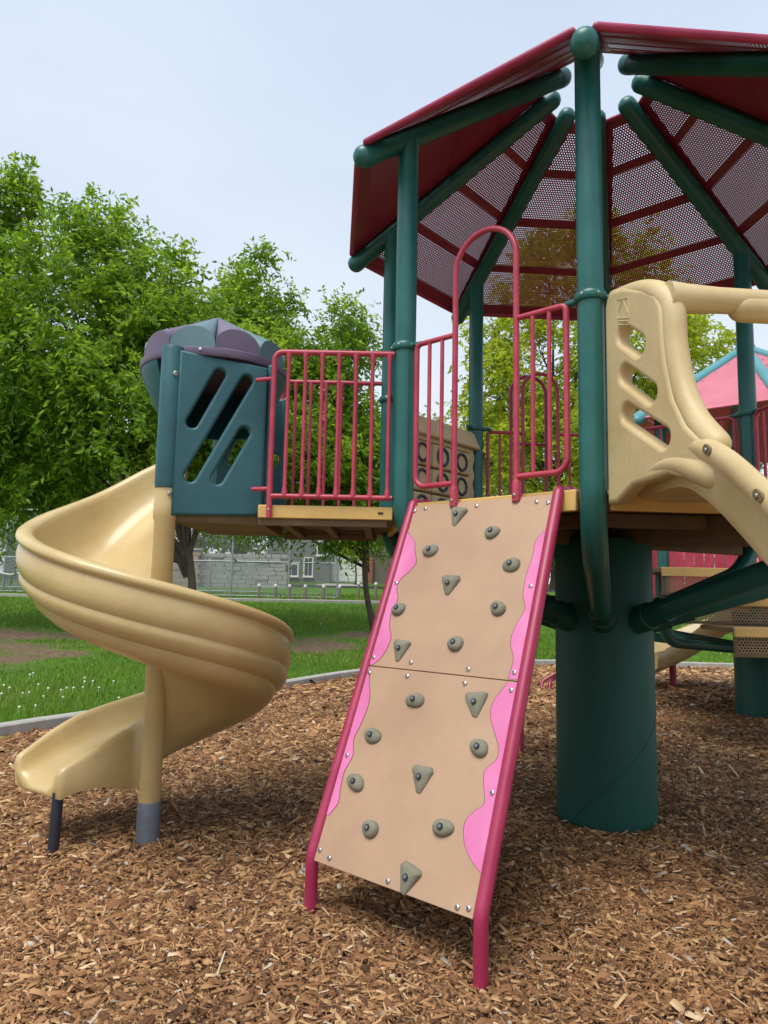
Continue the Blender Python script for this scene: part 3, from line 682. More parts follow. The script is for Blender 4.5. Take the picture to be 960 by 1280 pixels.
# ------------------------------------------------------------------ slide tower hood
SX, SY = -1.274, 4.156
HC = V((-1.13, 4.60, 0))
hood = thing('slide_hood', 'teal slotted slide hood with purple and teal scalloped dome roof', 'slide hood', (HC.x, HC.y, ZB))
T0 = V((-1.262, 4.115, 0)); T1 = V((-.735, 4.285, 0)); d = (T1-T0).normalized(); nrm = V((d.y, -d.x, 0))
M4 = frame(T0, d, V((0, 0, 1)), nrm)
Lp = (T1-T0).length
def rrect(x0, z0, x1, z1, r):
    o = []
    for cx, cz, a0 in ((x1-r, z0+r, -PI/2), (x1-r, z1-r, 0), (x0+r, z1-r, PI/2), (x0+r, z0+r, PI)):
        o += [(cx+r*math.cos(a0+PI/2*i/5), cz+r*math.sin(a0+PI/2*i/5)) for i in range(6)]
    return o
slots = [stadium((.123, 2.385), (.268, 2.69), .034), stadium((.128, 2.065), (.43, 2.67), .034), stadium((.282, 2.06), (.428, 2.35), .034)]
part('side_panel', plate('side_panel', [(.03, 1.83), (Lp, 1.85), (Lp, 2.765), (.03, 2.815)], slots, .06, .017, 'teal_plastic', M4), None, hood)
M5 = frame((-1.22, 5.12, 0), (1, 0, 0), (0, 0, 1), (0, -1, 0))
part('side_panel', plate('side_panel', rrect(0, 1.84, .5, 2.8, .03), [stadium((x, z), (x+.2, z+.36), .036) for x, z in ((.07, 2.0), (.22, 2.0), (.1, 2.34))], .06, .017, 'teal_plastic', M5), None, hood)
part('corner_strip', G().box((-.715, 4.33, 2.33), (.045, .05, .94)), 'teal_plastic', hood, bevel=.012)
part('corner_strip', G().box((-.73, 5.1, 2.33), (.045, .05, .94)), 'teal_plastic', hood, bevel=.012)
sl_ = part('post_sleeve', G().lathe([(.060, 1.99), (.066, 1.995), (.069, 2.02), (.069, 2.82), (.064, 2.838), (.04, 2.845)], (SX, SY-.005, 0), 30), 'teal_plastic', hood)
bolt(sl_, (SX+.035, SY-.005-.060, 2.665), (.5, -.86, 0), 1.15)
part('floor', G().hexa([(-1.24, 4.14, 1.80), (BW+.01, 4.30, 1.80), (BW+.01, 5.1, 1.80), (-1.22, 5.1, 1.80), (-1.24, 4.12, 1.86), (BW+.01, 4.28, 1.86), (BW+.01, 5.12, 1.86), (-1.24, 5.12, 1.86)]), 'deck_under', hood)
part('rear_post', G().tube([(-1.2, 5.16, 1.845), (-1.2, 5.16, 2.82)], .06, 24), 'teal_plastic', hood)
# flared collar under the roof (open shell)
prof = [(r_, z_-.055) for r_, z_ in [(.30, 2.50), (.34, 2.56), (.40, 2.68), (.452, 2.80), (.468, 2.86), (.468, 2.885), (.44, 2.885), (.44, 2.86), (.43, 2.80), (.38, 2.68), (.32, 2.56), (.285, 2.50)]]
g = G(); sg = 48
arc = np.linspace(math.radians(-35), math.radians(235), sg)   # open towards the panel side
for r_, z_ in prof:
    for q in arc: g.v.append(V((HC.x+r_*math.cos(q), HC.y+r_*math.sin(q), z_)))
for i in range(len(prof)):
    for k in range(sg-1):
        j = (i+1) % len(prof); g.f.append((i*sg+k, i*sg+k+1, j*sg+k+1, j*sg+k))
g.f.append(tuple(i*sg for i in range(len(prof)))); g.f.append(tuple(i*sg+sg-1 for i in range(len(prof))))
part('collar', g, 'teal_plastic', hood)
roof = part('dome_rim', G().lathe([(.43, 2.795), (.470, 2.795), (.476, 2.807), (.472, 2.842), (.449, 2.856), (.40, 2.856)], (HC.x, HC.y, 0), 60), 'purple_plastic', hood)
NG = 10
for i in range(NG):
    am = 2*PI*(i+.35)/NG; er = V((math.cos(am), math.sin(am), 0)); et = V((-math.sin(am), math.cos(am), 0))
    g = G(); hwid = .446*math.tan(PI/NG)*.985; arch = .135; na = 12; rows = []
    for fr in (0, .25, .5, .75, .97):
        row = []; rr_ = .437*(1-fr); base = HC+er*rr_+V((0, 0, 2.853+fr*.36))
        for k in range(na+1):
            q = PI*k/na; s_ = (1-fr); row.append(len(g.v)); g.v.append(base+et*(-hwid*math.cos(q)*s_)+V((0, 0, (arch*math.sin(q)**.8)*s_*(1-.1*fr))))
        rows.append(row)
    for r0, r1 in zip(rows, rows[1:]):
        for k in range(na): g.f.append((r0[k], r0[k+1], r1[k+1], r1[k]))
    g.f.append(tuple(rows[0])); g.f.append(tuple(rows[-1]))
    g.f.append((rows[0][0], *[r[0] for r in rows[1:]], *[r[-1] for r in rows[::-1][:-1]], rows[0][-1]))
    part('dome_petal', g, 'teal_faded' if i % 2 else 'purple_plastic', roof, smooth=40)
bolt(roof, (HC.x+.02, HC.y-.475, 2.825), (0, -1, 0), .8)

# ------------------------------------------------------------------ spiral slide
ss = thing('spiral_slide', 'glossy tan spiral slide winding round a central post', 'slide', (SX, SY, 0))
KZ = [(60, 2.40), (85, 2.40), (110, 2.275), (145, 2.0), (180, 1.815), (225, 1.65), (270, 1.50), (315, 1.355), (360, 1.20), (405, 1.015), (450, .83), (480, .715), (505, .64)]
kt_, kz_ = np.array(KZ).T
def rimz(t):
    # smooth interpolation
    i = np.clip(np.searchsorted(kt_, t)-1, 0, len(kt_)-2); h = kt_[i+1]-kt_[i]; s_ = (t-kt_[i])/h
    mm = np.gradient(kz_, kt_); return (2*s_**3-3*s_**2+1)*kz_[i]+(s_**3-2*s_**2+s_)*h*mm[i]+(-2*s_**3+3*s_**2)*kz_[i+1]+(s_**3-s_**2)*h*mm[i+1]
RO = .765
inner = [(.045, -.24), (.10, -.325), (.17, -.365), (.28, -.385), (.40, -.39), (.50, -.375), (.575, -.33), (.628, -.25), (.658, -.15), (.672, -.06), (.679, -.028), (.694, -.007), (.716, 0)]
outer = [(.748, -.003), (.765, -.018), (.768, -.036), (.760, -.052), (.748, -.058), (.742, -.064), (.750, -.085), (.757, -.12), (.757, -.165), (.748, -.20), (.733, -.222), (.738, -.24), (.737, -.265), (.72, -.295), (.695, -.315), (.672, -.325), (.672, -.342), (.655, -.375), (.61, -.41), (.54, -.43), (.40, -.44), (.2, -.435), (.045, -.41)]
prof0 = np.array(inner+outer)
inner1 = [(.192, -.016), (.212, .0), (.238, -.014), (.255, -.08), (.27, -.145), (.33, -.165), (.42, -.17), (.52, -.165), (.60, -.14), (.645, -.09), (.66, -.03), (.672, -.006), (.69, 0)]
outer1 = [(.707, -.004), (.72, -.018), (.724, -.036), (.718, -.05), (.712, -.058), (.708, -.064), (.705, -.085), (.702, -.11), (.698, -.14), (.69, -.165), (.68, -.18), (.67, -.19), (.655, -.2), (.64, -.205), (.62, -.21), (.60, -.212), (.58, -.213), (.5, -.213), (.45, -.213), (.4, -.213), (.33, -.21), (.25, -.215), (.195, -.21)]
prof1 = np.array(inner1+outer1)
def sm(x): x = min(max(x, 0), 1); return x*x*(3-2*x)
g = G(); rows = []
TE = 505
ths = list(np.arange(97, TE+.1, 4.0)); exts = list(np.linspace(.03, .38, 10))+[.395, .405, .41]
np_ = len(prof0)
for i, (t, e) in enumerate([(t, 0) for t in ths]+[(TE, e) for e in exts]):
    f = sm((t-425)/80); q = math.radians(t); er = V((math.cos(q), math.sin(q), 0)); et = V((-math.sin(q), math.cos(q), 0))
    fi = sm((t-432)/42); wi = np.zeros((np_, 1)); wi[:5, 0] = 1; wi[5:7, 0] = .5; wi[-3:, 0] = 1
    ff = f*(1-wi)+fi*wi; pr = prof0*(1-ff)+prof1*ff; z = rimz(t)-.30*e*(1+e*.6)
    if fi > 0: pr = pr.copy(); pr[:3, 0] -= .145*(1-f); pr[-2:, 0] -= .14*(1-f); pr[3:5, 0] -= .1*(1-f)
    pr[:, 0] = np.maximum(pr[:, 0], .02)
    fl = sm(e/.40)
    row = []
    for j, (r_, h_) in enumerate(pr):
        hh = h_
        if e > 0:   # walls drop towards the lip
            hh = h_ if h_ < -.16 else -.165+(h_+.165)*(1-.28*fl)+.012*fl
            r_ = r_+(.46-r_)*.10*sm((e-.2)/.2)
        # inner wall in the run-out sits lower than the outer one
        if j < 4 and fi > 0: hh -= .05*fi*(1-j/4.)*(1-.5*fl)
        if e > .385: q_ = math.sqrt(max(0, 1-((e-.385)/.0255)**2)); hm = -.19 if h_ < -.15 else -.19+(hh+.19)*.6; hh = hm+(hh-hm)*(.25+.75*q_); r_ = .46+(r_-.46)*(.955+.045*q_)
        if j >= np_-2 and fi > 0:      # keel of the inner wall runs down to the post foot
            kl = .265-z; hh += (kl-hh)*fi*(1-min(1, max(0, (e-.04)/.33))) if kl < hh else 0
        row.append(len(g.v)); g.v.append(V((SX, SY, z+hh))+er*r_+et*e)
    rows.append(row)
for r0, r1 in zip(rows, rows[1:]):
    for j in range(np_): k2 = (j+1) % np_; g.f.append((r0[j], r0[k2], r1[k2], r1[j]))
g.f.append(tuple(rows[0])); g.f.append(tuple(rows[-1]))
ch = part('chute', g, 'tan_plastic', ss, smooth=50)
# moulded centre sleeve and post
part('centre_post', G().lathe([(.058, .22), (.060, .225), (.060, 1.80), (.068, 1.815), (.068, 1.90), (.064, 1.92), (.064, 2.02)], (SX, SY, 0), 32), 'tan_plastic', ss)
bolt(ss, (SX+.035, SY-.056, 1.955), (.5, -.86, 0), 1.0)
part('footing_post', G().lathe([(.064, -.2), (.064, .225), (.06, .235)], (SX, SY, 0), 28), 'galvanised', ss)
part('support_leg', G().tube([(-1.722, 3.985, -.12), (-1.715, 3.995, .315)], .029, 18), 'dark_leg', ss)

# ------------------------------------------------------------------ climbing wall
CO = V((-.29, 3.354, .24)); E1 = V((.7536, -.6573, 0)); E2 = V((.2995, .3434, .8902)); EN = V((-.5851, -.6709, .4556))
cw = thing('climbing_wall', 'tan sloping climbing wall with pink wavy edges and grey rock holds', 'climbing wall', (.05, 3.06, 0))
cp = lambda u, v, h=0: CO+E1*u+E2*v+EN*h
Lf = lambda v: -.075*v; Rf_ = lambda v: .893-.063*v
for s, fn, foot in (('l', Lf, V((-.29, 3.354, -.1))), ('r', Rf_, V((.383, 2.767, -.1)))):
    inward = 1 if s == 'l' else -1
    top = cp(fn(1.9), 1.895); hook = top+V((.085, .10, .0))
    pts = fil([foot, cp(fn(0), 0)*1.0, top, hook], [.16, .035], 8)
    rl = part('side_rail', G().tube(pts, .0285, 22), 'crimson_paint', cw)
    part('rail_flange', G().tube([hook-V((.02, .024, 0)), hook+V((.012, .014, 0))], .036, 18), 'crimson_paint', rl)
VS = .897
def wall_sheet(v0, v1, name='wall_panel'):
    gp = G(); i = .027
    a_, b_, c_, d_ = [(Lf(v0)+i, v0), (Rf_(v0)-i, v0), (Rf_(v1)-i, v1), (Lf(v1)+i, v1)]
    gp.hexa([cp(*q, -.012) for q in (a_, b_, c_, d_)]+[cp(*q, .010) for q in (a_, b_, c_, d_)])
    return part(name, gp, 'tan_panel', cw, bevel=.002)
up_ = wall_sheet(VS+.002, 1.868); lo_ = wall_sheet(-.018, VS-.002)
part('seam_backing', G().hexa([cp(Lf(VS)+.03, VS-.05, -.03), cp(Rf_(VS)-.03, VS-.05, -.03), cp(Rf_(VS)-.03, VS+.05, -.03), cp(Lf(VS)+.03, VS+.05, -.03), cp(Lf(VS)+.03, VS-.05, -.014), cp(Rf_(VS)-.03, VS-.05, -.014), cp(Rf_(VS)-.03, VS+.05, -.014), cp(Lf(VS)+.03, VS+.05, -.014)]), 'crimson_paint', cw)
def pink(bnd, side, v_lo, v_hi, parent):
    B = [q for q in catmull(bnd, 4)]
    for tag_, grow, h0, h1, mt in (('groove', .0035, .0085, .0108, 'groove_dark'), ('pink_border', 0, .0085, .0118, 'pink_plastic')):
        ed = [(side(v)+(.0265 if side is Lf else -.0265), v) for _, v in B]
        gp = G(); k = len(B); sgn = 1 if side is Lf else -1
        bb = [(u+sgn*grow, v) for u, v in B]
        for hh in (h0, h1):
            for (u, v) in bb: gp.v.append(cp(u, v, hh))
            for (u, v) in ed: gp.v.append(cp(u, v, hh))
        for i in range(k-1):
            gp.f.append((2*k+i, 2*k+i+1, 3*k+i+1, 3*k+i)); gp.f.append((i, i+1, 2*k+i+1, 2*k+i))
        part(tag_, gp, mt, parent, smooth=0)
pl1 = [(-.112, 1.70), (-.091, 1.681), (-.03, 1.63), (-.001, 1.56), (.034, 1.495), (.01, 1.44), (-.035, 1.39), (-.036, 1.33), (-.004, 1.27), (-.02, 1.203), (0, 1.12), (.038, 1.048), (.024, .96), (-.02, .903)]
pl2 = [(-.034, .890), (-.012, .827), (.036, .72), (.033, .607), (.020, .527), (.048, .455), (.03, .376), (.040, .304), (.055, .236), (.024, .175)]
pr1 = [(.785, 1.685), (.745, 1.64), (.722, 1.59), (.73, 1.523), (.722, 1.415), (.732, 1.31), (.760, 1.24), (.733, 1.149), (.731, 1.07), (.766, .997), (.763, .905)]
pr2 = [(.768, .890), (.72, .79), (.731, .72), (.795, .62), (.805, .562), (.765, .506), (.78, .444), (.80, .385), (.765, .346), (.735, .294), (.756, .223), (.80, .175), (.853, .14)]
pink(pl1, Lf, 0, 0, up_); pink(pl2, Lf, 0, 0, lo_); pink(pr1, Rf_, 0, 0, up_); pink(pr2, Rf_, 0, 0, lo_)
def hold(kind, u, v, seed):
    rs = np.random.default_rng(seed); g = G(); n1, n2 = 30, 9
    ang = rs.normal(0, .10) if kind == 'tri' else rs.uniform(-.5, .15)
    ph = rs.uniform(0, 6, 4); el = rs.uniform(.93, 1.07, 2); oval = rs.uniform(1.05, 1.42)
    # rounded outlines: a downward triangle or an uneven oval
    cn = [(-.036*el[0], .034), (.036*el[0], .030), (.002, -.048*el[1])]; rad = (.019, .018, .017)
    for i in range(n2+1):
        f = i/n2
        for k in range(n1):
            a = 2*PI*k/n1; dx, dy = math.cos(a), math.sin(a)
            if kind == 'tri':
                sup = max(range(3), key=lambda q: cn[q][0]*dx+cn[q][1]*dy+rad[q]); x, y = cn[sup][0]+rad[sup]*dx, cn[sup][1]+rad[sup]*dy
                x *= 1+.03*math.sin(4*a+ph[0]); y *= 1+.03*math.sin(3*a+ph[1])
            else:
                r = .037*(1+.05*math.sin(2*a+ph[1])+.035*math.sin(3*a+ph[2])); x, y = r*dx*oval, r*dy
            s = max(1-f**2.6, 0)**.5*(1-.12*f); tp = (1+.5*y/.06) if kind == 'tri' else (1+.18*math.sin(a+ph[3])*s)
            h = .028*(f**.8)*tp if kind != 'tri' else   .031*(f**.8)*(.8+.35*y*s/.05)
            g.v.append(V((x*max(s, .004), y*max(s, .004), h)))
    for i in range(n2):
        for k in range(n1): g.f.append((i*n1+k, i*n1+(k+1) % n1, (i+1)*n1+(k+1) % n1, (i+1)*n1+k))
    g.f.append(tuple(n2*n1+k for k in range(n1)))
    m4 = frame(cp(u, v, .0095), E1*math.cos(ang)+E2*math.sin(ang), E2*math.cos(ang)-E1*math.sin(ang), EN)
    for i, p in enumerate(g.v): g.v[i] = m4 @ p
    o = part('climbing_hold', g, 'hold_rock', cw, smooth=60)
    rec = cp(u, v, .0375 if kind != 'tri' else .0345)
    part('bolt_recess', G().lathe([(.013, -.006), (.0135, .0035), (.001, .004)], rec, 12, EN), 'black_hole', o)
    part('bolt', G().lathe([(.008, .0), (.008, .006), (.004, .0065)], rec, 8, EN), 'galvanised', o)
for i, (u, v) in enumerate([(.212, 1.783), (.3, 1.366), (.126, 1.001), (.637, .784), (.468, .429), (.545, .045)]): hold('tri', u, v-.005, 10+i)
for i, (u, v) in enumerate([(.464, 1.66), (.109, 1.562), (.628, 1.468), (.026, 1.214), (.618, 1.237), (.44, 1.047), (.311, .753), (.131, .559), (.712, .593), (.122, .341), (.284, .172), (.642, .255)]): hold('oval', u, v, 40+i)
for u, v in [(-.102, 1.831), (-.031, 1.842), (.315, 1.832), (.672, 1.828), (.736, 1.818), (-.052, 1.368), (.759, 1.356), (-.029, .942), (-.023, .86), (.215, .935), (.219, .865), (.549, .93), (.552, .862), (.786, .935), (.792, .855), (.016, .449), (.822, .43), (.045, .03), (.113, .013), (.452, .006), (.794, .003), (.842, .012)]:
    bolt(cw, cp(u, v, .0115), EN, .78)

# ------------------------------------------------------------------ straight slide with moulded entrance hood
sd_ = thing('straight_slide', 'beige moulded slide with slotted side panel and grab bar', 'slide', (1.62, 2.2, 0))
Ax = V((1.07, 3.42, 0)); Bx = V((1.2, 2.75, 0)); d = (Bx-Ax).normalized(); nl = V((d.y, -d.x, 0))
if nl.x > 0: nl = -nl
nx = d.cross(V((0, 0, 1)))
def slide_side(A0, dd, side):
    M4 = frame(A0, dd, V((0, 0, 1)), dd.cross(V((0, 0, 1))))
    ol = [(.075, 1.84), (.075, 2.80), (.10, 2.845), (.16, 2.855), (.25, 2.83), (.42, 2.75), (.51, 2.69), (.545, 2.62), (.55, 2.52), (.565, 2.38), (.61, 2.21), (.69, 2.08), (.80, 1.985), (.83, 1.80), (.70, 1.86), (.56, 1.905), (.30, 1.90), (.16, 1.84)]
    sl = [stadium((.235, 2.61), (.37, 2.51), .044), stadium((.245, 2.42), (.455, 2.27), .042), stadium((.255, 2.235), (.54, 2.06), .042)]
    p = part('side_panel', plate('side_panel', ol, sl, .075, .02, 'beige_plastic', M4), None, sd_)
    w3 = lambda s, z, e=0: A0+dd*s+V((0, 0, z))+V((side*e, 0, 0))
    path = catmull([tuple(w3(*q)) for q in ((.10, 2.85, .01), (.3, 2.80, .01), (.46, 2.72, .01), (.54, 2.62, .02), (.555, 2.45, .02), (.60, 2.26, .02), (.68, 2.11, .02), (.80, 1.985, .02))], 5)
    rr = [.036+.014*sm(i/12) for i in range(len(path))]
    part('edge_roll', G().tube(path, rr, 18, 'round'), 'beige_plastic', p)
    sk = catmull([tuple(w3(*q)) for q in ((.07, 1.90), (.3, 1.935), (.55, 1.95), (.72, 1.90), (.83, 1.86))], 4)
    part('skirt_roll', G().tube(sk, [.03+.03*sm(i/len(sk)) for i in range(len(sk))], 16, 'round'), 'beige_plastic', p)
    return p
sp_ = slide_side(Ax, d, 1)
mk = lambda u, z: Ax+d*u+nl*.0385+V((0, 0, z))      # faint moulded maker's mark
for q in (((.20, 2.70), (.30, 2.665), (.30, 2.76), (.20, 2.79), (.20, 2.70)), ((.21, 2.725), (.25, 2.775), (.29, 2.695)), ((.205, 2.685), (.295, 2.652)), ((.205, 2.668), (.295, 2.635))):
    part('moulded_mark', G().tube([mk(*p) for p in q], .0022, 6), 'beige_plastic', sp_)
A2 = V((2.12, 3.49, 0)); d2 = V((-.10, -.67, 0)).normalized(); slide_side(A2, d2, -1)
fa = Ax+d*.535+V((0, 0, 2.665)); fb = A2+d2*.535+V((0, 0, 2.665))
gb = [fa+(fb-fa)*t for t in (0, .1, .25, .5, .75, .9, 1)]
part('grab_bar', G().tube(gb, [.07, .062, .055, .053, .055, .062, .07], 20), 'beige_plastic', sd_)
part('grab_bar_underside', G().tube([fa+(fb-fa)*.38+V((0, 0, -.03)), fa+(fb-fa)*.62+V((0, 0, -.03))], .058, 16, 'round'), 'beige_plastic', sd_)
# chute
cpath = catmull([(1.63, 3.40, 1.93), (1.63, 2.95, 1.92), (1.63, 2.7, 1.84), (1.63, 2.4, 1.66), (1.63, 1.8, 1.24), (1.63, 1.2, .82), (1.63, .7, .5), (1.63, .3, .38), (1.63, -.1, .36)], 5)
pr_ = [(-.37, .02), (-.395, .14), (-.405, .185), (-.43, .2), (-.455, .185), (-.462, .15), (-.452, .12), (-.440, .10), (-.43, -.0), (-.41, -.05), (-.30, -.065), (.30, -.065), (.41, -.05), (.43, 0), (.440, .10), (.452, .12), (.462, .15), (.455, .185), (.43, .2), (.405, .185), (.395, .14), (.37, .02), (.33, -.012), (-.33, -.012)]
g = G(); n = len(pr_)
for i, p in enumerate(cpath):
    t = V(tuple(cpath[min(i+1, len(cpath)-1)]-cpath[max(i-1, 0)])).normalized(); up2 = V((1, 0, 0)).cross(t); up2 = -up2 if up2.z < 0 else up2
    k = sm((3.3-p[1])/.8)
    for x, h in pr_: g.v.append(V(tuple(p))+V((x, 0, 0))+up2*(h*(.35+.65*k) if h > 0 else h))
for i in range(len(cpath)-1):
    for j in range(n): g.f.append((i*n+j, i*n+(j+1) % n, (i+1)*n+(j+1) % n, (i+1)*n+j))
g.f.append(tuple(range(n))); g.f.append(tuple((len(cpath)-1)*n+j for j in range(n)))
chs = part('chute', g, 'beige_plastic', sd_, smooth=55)
# joint collar; flush dark plates paint the shade of recessed bolt pockets
jq = V((1.195, 2.62, 1.975))
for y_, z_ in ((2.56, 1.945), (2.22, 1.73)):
    part('pocket_shade', plate('pocket_shade', stadium((-.014, .008), (.014, -.008), .017), [], .012, .003, 'deck_under', frame((1.171, y_, z_), (0, -1, 0), (0, 0, 1), (-1, 0, 0))), None, chs)
    bolt(chs, (1.163, y_, z_), (-1, 0, 0), .7)
part('leg', G().tube([(1.63, .6, -.1), (1.63, .6, .42)], .04, 16), 'crimson_paint', sd_)
part('leg', G().tube([(1.63, 1.6, -.1), (1.63, 1.6, 1.06)], .04, 16), 'crimson_paint', sd_)

# ================================================================== second play tower (pink roof)
BX, BY = 4.75, 9.2
tb = thing('roofed_tower', 'second play tower with pink panelled pyramid roof and teal ridge tubes', 'play tower', (BX, BY, 0))
b8 = lambda r, k, z=0: V((BX+r*math.cos(math.radians(207+45*k)), BY+r*math.sin(math.radians(207+45*k)), z))
part('central_column', G().lathe([(.336, -.15), (.336, 1.25), (.33, 1.26)], (BX, BY-.15, 0), 48), 'teal_column', tb)
for k in range(8):
    o0, o1 = b8(1.97, k, 3.52), b8(1.97, k+1, 3.52); ap = V((BX, BY, 4.74)); i0, i1 = ap+(o0-ap)*.05, ap+(o1-ap)*.05
    nn = (o1-o0).cross(ap-o0).normalized(); nn = nn if nn.z > 0 else -nn
    lv = [0, .34, .67, 1]
    for f0, f1 in zip(lv, lv[1:]):
        q = [o0+(i0-o0)*f0, o1+(i1-o1)*f0, o1+(i1-o1)*(f1-.004), o0+(i0-o0)*(f1-.004)]; off = nn*(.012*(1-f0))
        part('roof_panel', G().hexa([p+off-nn*.014 for p in q]+[p+off for p in q]), 'pink_roof', tb, smooth=0)
    rt = part('ridge_tube', G().tube([o0+(o0-ap).normalized()*.03+nn*.0, ap+(o0-ap)*.03], .062, 18, 'round'), 'teal_ridge', tb)
    for f in np.linspace(.12, .9, 7):
        for s in (1,):
            q = o0+(i0-o0)*f+(o1-o0).normalized()*.12+nn*.012; bolt(tb, q, nn, 1.0)
    part('post', G().tube([b8(1.62, k, 1.0), b8(1.62, k, 3.72)], .0635, 16), 'teal_paint', tb)
    arm = fil([b8(.3, k, .83)+V((0, -.1, 0)), b8(1.62, k, .95), b8(1.62, k, 1.4)], .35, 7)
    part('support_arm', G().tube(arm, .06, 14), 'teal_paint', tb)
    A, B = b8(1.6, k, 1.35), b8(1.6, k+1, 1.35); cc = V((BX, BY, 1.35))
    part('deck_plate', G().hexa([p+V((0, 0, -.05)) for p in (cc+(A-cc)*.05, A, B, cc+(B-cc)*.05)]+[cc+(A-cc)*.05, A, B, cc+(B-cc)*.05]), 'tan_steel', tb, smooth=0)
    dv = (B-A).normalized()
    if k in (0, 1, 2, 6, 7):   # ribbed red wall of upright slats
        nsl = 11
        for i in range(nsl):
            c = A+(B-A)*((i+.5)/nsl); part('wall_slat', G().box(c+V((0, 0, .50)), ((B-A).length/nsl-.012, .03, .98), Matrix.Rotation(math.atan2(dv.y, dv.x), 3, 'Z')), 'red_paint', tb, smooth=0)
        part('wall_rail', G().tube([A+V((0, 0, 1.02)), B+V((0, 0, 1.02))], .02, 10), 'red_paint', tb)
        part('wall_rail', G().tube([A+V((0, 0, .04)), B+V((0, 0, .04))], .02, 10), 'red_paint', tb)
part('roof_cap', G().lathe([(.12, -.04), (.13, 0), (.1, .07), (.05, .11), (.001, .12)], (BX, BY, 4.74), 20), 'teal_ridge', tb)
# stepped perforated platforms leading up to it
stp = thing('stepped_platforms', 'tan perforated step platforms climbing to the second tower', 'steps', (3.6, 7.6, 0))
def perf_box(name, x0, x1, y, z0, z1, parent):
    me = bpy.data.meshes.new(name); l = root_loc(parent)
    me.from_pydata([tuple(V(p)-l) for p in ((x0, y, z0), (x1, y, z0), (x1, y, z1), (x0, y, z1))], [], [(0, 1, 2, 3)])
    ul = me.uv_layers.new(name='UVMap')
    for lp, q in zip(me.loops, ((x0, z0), (x1, z0), (x1, z1), (x0, z1))): ul.data[lp.index].uv = q
    me.materials.append(MATS['perforated_tan']); o = bpy.data.objects.new(name, me); C.objects.link(o); o.parent = parent; return o
for (x0, x1, y0, y1, z) in ((2.75, 3.75, 7.1, 8.0, 1.70), (3.0, 4.2, 7.3, 8.0, 1.42), (3.25, 4.9, 6.7, 7.4, 1.14)):
    s_ = part('step_plate', G().box(((x0+x1)/2, (y0+y1)/2, z), (x1-x0, y1-y0, .045)), 'deck_under', stp, bevel=.006)
    part('step_beam', G().box(((x0+x1)/2, y0-.01, z-.02), (x1-x0, .03, .09)), 'tan_steel', stp, bevel=.005)
    perf_box('perforated_riser', x0+.05, x1-.05, y0+.02, z-.22, z-.06, s_); part('riser_frame', G().box(((x0+x1)/2, y0+.02, z-.235), (x1-x0, .03, .03)), 'deck_under', s_, bevel=.004)
    for x in (x0+.03, x1-.03): part('riser_frame', G().box((x, y0+.02, z-.13), (.04, .035, .21)), 'deck_under', s_, bevel=.004)
for x, y, zt in ((3.05, 7.9, 1.72), (4.05, 7.85, 1.45), (4.7, 6.85, 1.15)):
    part('leg', G().tube(fil([(x, y, zt), (x, y, .95), (BX-.1, BY-.2, .8)], .3, 7), .055, 16), 'teal_paint', stp)
cheek = [V((2.85, 7.05, 1.95)), V((3.5, 7.05, 2.0)), V((3.72, 7.05, 1.75)), V((3.5, 7.05, 1.45)), V((3.3, 7.05, 1.45)), V((3.1, 7.05, 1.75))]
ckk = part('cheek_panel', G().prism([V((p.x+.35, p.y, p.z)) for p in cheek[1:5]], (0, -1, 0), .03), 'tan_steel', stp, bevel=.006)
part('cheek_tube', G().tube([(3.83, 7.03, 2.03), (4.10, 7.03, 1.75), (3.88, 7.03, 1.43)], .022, 10), 'crimson_paint', ckk)
# curved slide behind it
fs = thing('curved_slide', 'tan curved slide on a crimson leg beyond the thick column', 'slide', (4.4, 11.6, 0))
cpth = catmull([(6.2, 10.6, 1.38), (5.9, 11.2, 1.26), (5.4, 11.65, .92), (4.8, 11.75, .6), (4.25, 11.6, .42), (3.9, 11.3, .38)], 5)
g = G(); pr2_ = [(-.3, .02), (-.36, .22), (-.40, .24), (-.42, .2), (-.40, .0), (-.28, -.1), (.28, -.1), (.40, 0), (.42, .2), (.40, .24), (.36, .22), (.3, .02), (.2, -.04), (-.2, -.04)]; n = len(pr2_)
for i, p in enumerate(cpth):
    t = V(tuple(cpth[min(i+1, len(cpth)-1)]-cpth[max(i-1, 0)])).normalized(); sd2 = t.cross(V((0, 0, 1))).normalized(); u2 = sd2.cross(t)
    for x, h in pr2_: g.v.append(V(tuple(p))+sd2*x+u2*h)
for i in range(len(cpth)-1):
    for j in range(n): g.f.append((i*n+j, i*n+(j+1) % n, (i+1)*n+(j+1) % n, (i+1)*n+j))
g.f.append(tuple(range(n))); g.f.append(tuple((len(cpth)-1)*n+j for j in range(n)))
part('chute', g, 'tan_plastic', fs, smooth=50)
part('leg', G().tube([(4.67, 11.68, -.1), (4.67, 11.68, .45)], .055, 14), 'crimson_paint', fs)
tag(part('wear_mat', G().lathe([(.001, .03), (1.25, .03), (1.32, .0), (.001, 0)], (5.9, 12.3, .0), 24), 'asphalt'), 'dark grey rubber wear mat on the wood chips near the curved slide', 'mat')
lt = thing('tube_stepper', 'small crimson curved tube stepper on the wood chips', 'play stepper', (2.6, 11.3, 0))
for dx in (0, .12): part('tube', G().tube(fil([(2.45+dx, 11.2, -.05), (2.5+dx, 11.3, .12), (2.8+dx, 11.3+dx, .30), (2.75+dx, 11.4, .48), (3.1, 11.5, .5), (3.1+dx, 11.6, -.05)], .08), .025, 10), 'crimson_paint', lt)

